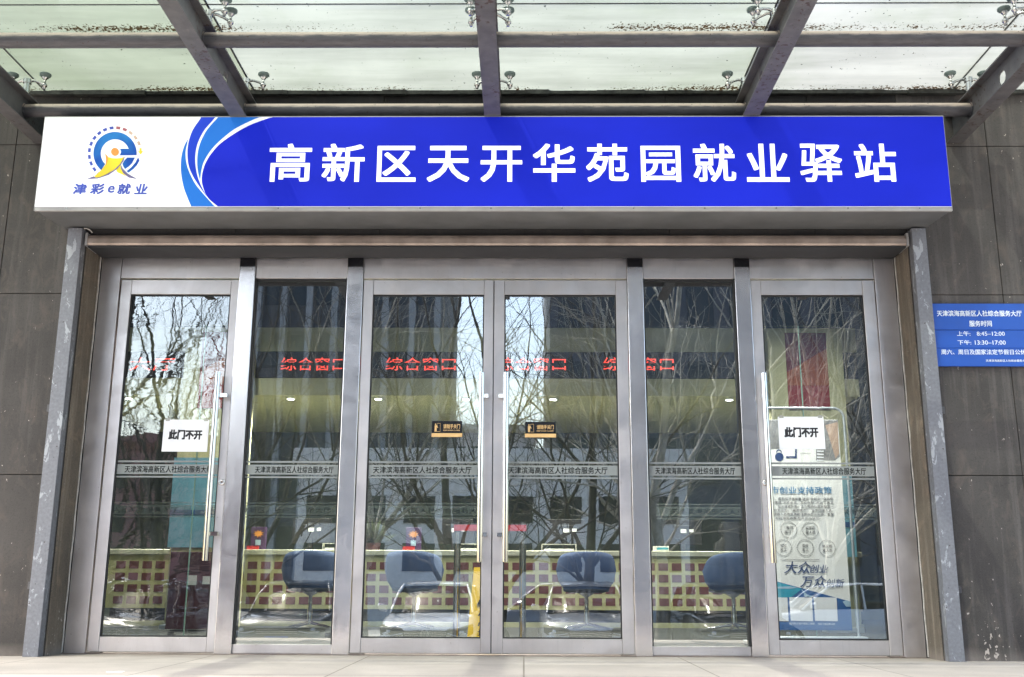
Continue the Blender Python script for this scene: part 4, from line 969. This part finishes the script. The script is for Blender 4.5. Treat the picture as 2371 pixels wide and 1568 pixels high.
m = MB(); m.box(p0.x, p0.x+0.62, 3.95, 4.3, 0.02, 0.90); m.build('body', 'maroon', t, 0.005)
m = MB()
for z in (0.24, 0.46, 0.68): m.box(p0.x+0.02, p0.x+0.60, 3.945, 3.9495, z, z+0.004)
m.build('drawer_gap', 'dark', t)
m = MB(); m.box(p0.x+0.22, p0.x+0.33, 3.944, 3.9485, 0.52, 0.63); m.box(p0.x+0.40, p0.x+0.52, 3.944, 3.9485, 0.53, 0.62); m.build('label', 'white_plastic', t)

# ================================================================== THE STREET (seen in the glass)
def make_car(paint, emblem):
    t = thing('parked_car', '', 'car', (0, 0, 0), 'cars parked facing the entrance')
    def sec(y, wd, zb, zt, sh=0.06):
        h = [(-wd*0.93, zb), (-wd, zb+0.12), (-wd, (zb+zt)/2), (-wd*0.985, zt-sh), (-wd*0.86, zt), (-wd*0.45, zt+0.02), (0, zt+0.03)]
        return [(x, y, z) for x, z in h]+[(-x, y, z) for x, z in reversed(h[:-1])]
    st = [(2.28, 0.66, 0.34, 0.62), (2.22, 0.78, 0.24, 0.74), (2.05, 0.87, 0.22, 0.88), (1.6, 0.91, 0.22, 0.97), (1.05, 0.92, 0.22, 1.03), (0.7, 0.92, 0.22, 1.06), (-1.4, 0.92, 0.22, 1.08), (-2.0, 0.90, 0.24, 1.06), (-2.25, 0.84, 0.3, 0.98), (-2.3, 0.74, 0.4, 0.8)]
    m = MB(); m.loft([sec(*a) for a in st]); m.build('body', paint, t)
    def gs(y, b, tt, z0, z1): return [(-b, y, z0), (-(b*0.5+tt*0.5)-0.01, y, (z0+z1)/2), (-tt, y, z1), (0, y, z1+0.015), (tt, y, z1), ((b*0.5+tt*0.5)+0.01, y, (z0+z1)/2), (b, y, z0)]
    m = MB(); m.loft([gs(1.12, 0.80, 0.78, 1.0, 1.045), gs(0.75, 0.81, 0.72, 1.0, 1.33), gs(0.38, 0.82, 0.64, 1.0, 1.56), gs(-0.3, 0.82, 0.63, 1.0, 1.615), gs(-1.4, 0.81, 0.62, 1.0, 1.59), gs(-1.85, 0.78, 0.60, 1.0, 1.50), gs(-2.15, 0.75, 0.70, 1.0, 1.10)]); m.build('window_glass', 'car_glass', t)
    m = MB(); m.loft([[(-0.645, y, z-0.03), (-0.60, y, z+0.012), (0, y, z+0.028), (0.60, y, z+0.012), (0.645, y, z-0.03), (0, y, z-0.01)] for y, z in ((0.42, 1.565), (0.2, 1.60), (-0.3, 1.625), (-1.4, 1.60), (-1.9, 1.52))]); m.build('roof', paint, t)
    m = MB()
    for s in (-1, 1):
        m.tube([(s*0.80, 1.10, 1.04), (s*0.74, 0.74, 1.34), (s*0.645, 0.40, 1.57)], 0.028, 6); m.tube([(s*0.83, -0.35, 1.05), (s*0.66, -0.35, 1.6)], 0.03, 6); m.tube([(s*0.78, -2.1, 1.06), (s*0.62, -1.85, 1.53)], 0.06, 6)
        m.tube([(s*0.52, 0.2, 1.64), (s*0.52, -1.6, 1.63)], 0.015, 6)
    m.build('pillar', paint, t)
    for s in (-1, 1):
        m = MB(); m.loft([[(s*0.93+s*dx, 0.85, 1.08+dz) for dx, dz in ((0, -0.02), (0.16, -0.01), (0.19, 0.08), (0.15, 0.14), (0.01, 0.12))], [(s*0.93+s*dx*0.8, 0.95, 1.09+dz*0.8) for dx, dz in ((0, -0.02), (0.16, -0.01), (0.19, 0.08), (0.15, 0.14), (0.01, 0.12))]]); m.build('mirror', paint, t)
        m = MB(); m.loft([[(s*0.40, 2.285, 0.68), (s*0.40, 2.28, 0.76), (s*0.44, 2.20, 0.79)], [(s*0.62, 2.262, 0.64), (s*0.62, 2.255, 0.78), (s*0.64, 2.19, 0.81)], [(s*0.80, 2.19, 0.66), (s*0.80, 2.17, 0.80), (s*0.80, 2.08, 0.84)], [(s*0.875, 2.05, 0.70), (s*0.875, 2.02, 0.82), (s*0.86, 1.95, 0.86)]]); hl = m.build('headlight', 'black', t)
        m = MB(); m.tube([(s*0.42, 2.295, 0.70), (s*0.60, 2.278, 0.665), (s*0.79, 2.205, 0.69)], 0.013, 6); m.lathe((s*0.68, 2.235, 0.70), [(0.045, 0), (0.05, 0.03), (0.03, 0.06)], 12); m.build('lamp', 'lens', hl)
    m = MB(); m.box(-0.40, 0.40, 2.255, 2.284, 0.63, 0.755); m.build('grille', 'black', t)
    m = MB()
    for z in (0.655, 0.69, 0.725): m.box(-0.39, 0.39, 2.285, 2.291, z, z+0.009)
    m.build('grille_bar', 'rim', t)
    m = MB(); m.box(-0.70, 0.70, 2.225, 2.262, 0.30, 0.45); m.build('lower_intake', 'black', t)
    MB().box(-0.22, 0.22, 2.29, 2.30, 0.50, 0.61).build('number_plate', 'plate', t)
    if emblem:
        m = MB(); c = circle_pts(0, 0.692, 0.072, n=20); m.tube([(x, 2.297, z) for x, z in c], 0.007, 5)
        m.tube([(-0.03, 2.297, 0.755), (0, 2.297, 0.70), (0.03, 2.297, 0.755)], 0.006, 5); m.tube([(-0.062, 2.297, 0.725), (-0.03, 2.297, 0.632), (0, 2.297, 0.695), (0.03, 2.297, 0.632), (0.062, 2.297, 0.725)], 0.006, 5); m.build('emblem', 'rim', t)
    for s in (-1, 1):
        for y in (1.42, -1.42):
            m = MB(); m.tube([(s*0.74, y, 0.335), (s*0.93, y, 0.335)], 0.335, 24); wh = m.build('wheel', 'tyre', t)
            m = MB(); m.tube([(s*0.925, y, 0.335), (s*0.937, y, 0.335)], 0.225, 20); m.build('rim', 'rim', wh)
    return t
cars = {}
for i, (x, y, rz, pt, lab) in enumerate(((-7.7, -11.4, 1, 'car_black', 'black car mirrored in the leftmost door'), (-4.75, -11.9, -1, 'car_grey', 'dark grey car mirrored low in the left fixed pane'),
        (-1.78, -11.2+2.3-2.3, 1, 'car_white', 'white car with round badge mirrored in the left middle door'), (1.25, -11.6, 0, 'car_silver', 'silver car mirrored low in the right middle door'),
        (4.15, -11.3, -1, 'car_black', 'black car with bright headlight mirrored in the right fixed pane'))):
    o = copy_tree(cars[pt]) if pt in cars else make_car(pt, pt == 'car_white')
    cars.setdefault(pt, o); o.location = (x, y-2.3, RZ-0.15); o.rotation_euler = (0, 0, R(rz)); o['label'] = lab; o['group'] = 'cars parked facing the entrance'
for x, pt, lab in ((-9.5, 'car_white', 'white car side on at the far kerb, mirrored in the left fixed pane'), (0.8, 'car_silver', 'silver car side on at the far kerb, mirrored in the middle doors'), (7.5, 'car_white', 'white car side on at the far kerb, mirrored in the right fixed pane')):
    o = copy_tree(cars[pt]); o.location = (x, -17.0, RZ-0.15); o.rotation_euler = (0, 0, R(90)); o['label'] = lab; o['group'] = 'cars along the far kerb'

def make_tree(seed, h, bark):
    random.seed(seed); t = thing('bare_tree', '', 'tree', (0, 0, 0), 'bare street trees')
    tr = MB(); cr = MB()
    def grow(p, d, l, r, depth):
        side = d.orthogonal().normalized(); side = Quaternion(d, random.uniform(0, 2*pi)) @ side
        p1 = p+d*l*0.5+side*l*random.uniform(0.02, 0.07); e = p+d*l
        (tr if depth == 0 else cr).tube([p, p1, e], [r, r*0.84, r*0.66], 7 if depth < 2 else (4 if depth < 4 else 3), cap=False)
        if depth >= 6 or r < 0.004: return
        n = (4, 3, 3, 3, 2, 2)[depth]
        for k in range(n):
            ax = Quaternion(d, 2*pi*k/n+random.uniform(-0.7, 0.7)) @ d.orthogonal().normalized()
            last = k == 0
            an = random.uniform(0.06, 0.22) if last else random.uniform(0.40, 0.95)
            nd = Quaternion(ax, an) @ d
            nd = (nd+Vector((0, 0, 0.16 if depth < 3 else 0.03))).normalized()
            f = 1.0 if last else random.uniform(0.35, 0.95)
            grow(p+d*l*f if f < 1 else e, nd, l*(random.uniform(0.78, 0.92) if last else random.uniform(0.55, 0.85)), r*(0.66 if last else random.uniform(0.40, 0.55)), depth+1)
    grow(Vector((0, 0, 0)), Vector((random.uniform(-.06, .06), random.uniform(-.06, .06), 1)).normalized(), h*0.24, h*0.0125, 0)
    tr.build('trunk', bark, t); cr.build('crown', bark, t)
    return t
tp = [make_tree(3, 11.5, 'bark'), make_tree(8, 13.0, 'bark'), make_tree(21, 12.0, 'bark_pale')]
spots = [(-12.2, -15.4, 0), (-9.2, -14.9, 1), (-6.1, -15.6, 0), (-1.9, -19.4, 1), (1.6, -15.2, 0), (3.4, -19.8, 2), (5.6, -15.5, 2), (7.9, -19.2, 2), (10.2, -15.1, 1), (-4.2, -19.6, 2), (-14.5, -19.5, 1), (12.8, -19.0, 0), (-7.9, -13.9, 0), (-11.0, -18.4, 1), (-0.6, -15.0, 0), (2.9, -14.2, 2)]
tl = ['mirrored at the far left edge of the leftmost door', 'dark and spreading, mirrored across the leftmost door', 'mirrored behind the dark grey car', 'mirrored against the sky gap in the left middle door', 'mirrored against the sky gap in the right middle door', 'pale trunked, mirrored at the right edge of the right middle door', 'pale trunked, mirrored in the right fixed pane', 'pale trunked, mirrored at the left edge of the right door', 'dark trunked, mirrored at the right edge of the right door', 'pale trunked, mirrored between the left fixed pane and the left middle door', 'far tree beyond the leftmost door reflection', 'far tree beyond the rightmost reflection', 'close behind the black car, mirrored in the leftmost door', 'tall, farther back in the leftmost door reflection', 'mirrored behind the white car', 'pale, mirrored behind the silver car']
used = set()
for (x, y, k), lab in zip(spots, tl):
    o = tp[k] if k not in used else copy_tree(tp[k]); used.add(k)
    o.location = (x, y, RZ-0.12); o.rotation_euler = (0, 0, R((x*57+y*31) % 360)); s = 0.9+0.25*((x*7.3+y) % 1); o.scale = (s, s, s)
    o['label'] = 'leafless tree '+lab; o['group'] = 'bare street trees'

def block(name, label, x0, x1, y0, depth, h, wall, cols, floors, fin=False):
    """building whose front (towards the entrance) lies at y0"""
    t = thing(name, label, 'building', ((x0+x1)/2, y0-depth/2, RZ-0.15))
    MB().box(x0, x1, y0-depth, y0, RZ-0.15, h).build('wall', wall, t)
    MB().box(x0-0.3, x1+0.3, y0-depth-0.3, y0+0.3, h, h+0.6).build('roof_edge', wall, t)
    wdt = (x1-x0)/cols; fh = (h-1.5)/floors
    for c in range(cols):
        for f in range(floors):
            m = MB(); a = x0+wdt*c+wdt*0.18; z = 0.6+fh*f+fh*0.22
            m.box(a, a+wdt*0.64, y0-0.05, y0+0.04, z, z+fh*0.58); m.build('window', 'win', t)
    if fin:
        for c in range(cols+1):
            MB().box(x0+wdt*c-0.18, x0+wdt*c+0.18, y0+0.01, y0+0.6, 0.5, h).build('fin', 'fin', t)
block('office_tower', 'dark tower with pale vertical fins mirrored left of the sky gap', -16.0, -5.2, -52, 18, 44, 'tower', 7, 11, True)
block('office_tower', 'blue dark tower mirrored right of the sky gap', 1.5, 24.0, -50, 20, 46, 'tower2', 9, 10)
block('low_building', 'pale low building across the street mirrored in the middle doors', -9.0, 6.5, -33, 9, 5.2, 'pale_bld', 8, 2)
block('far_building', 'distant pale block on the skyline between the two towers', -9.5, 1.0, -95, 12, 15.5, 'pale_bld', 8, 4)
block('pink_building', 'pale pink building mirrored beyond the leftmost door', -46, -17.0, -60, 14, 9.5, 'pink_bld', 10, 3)
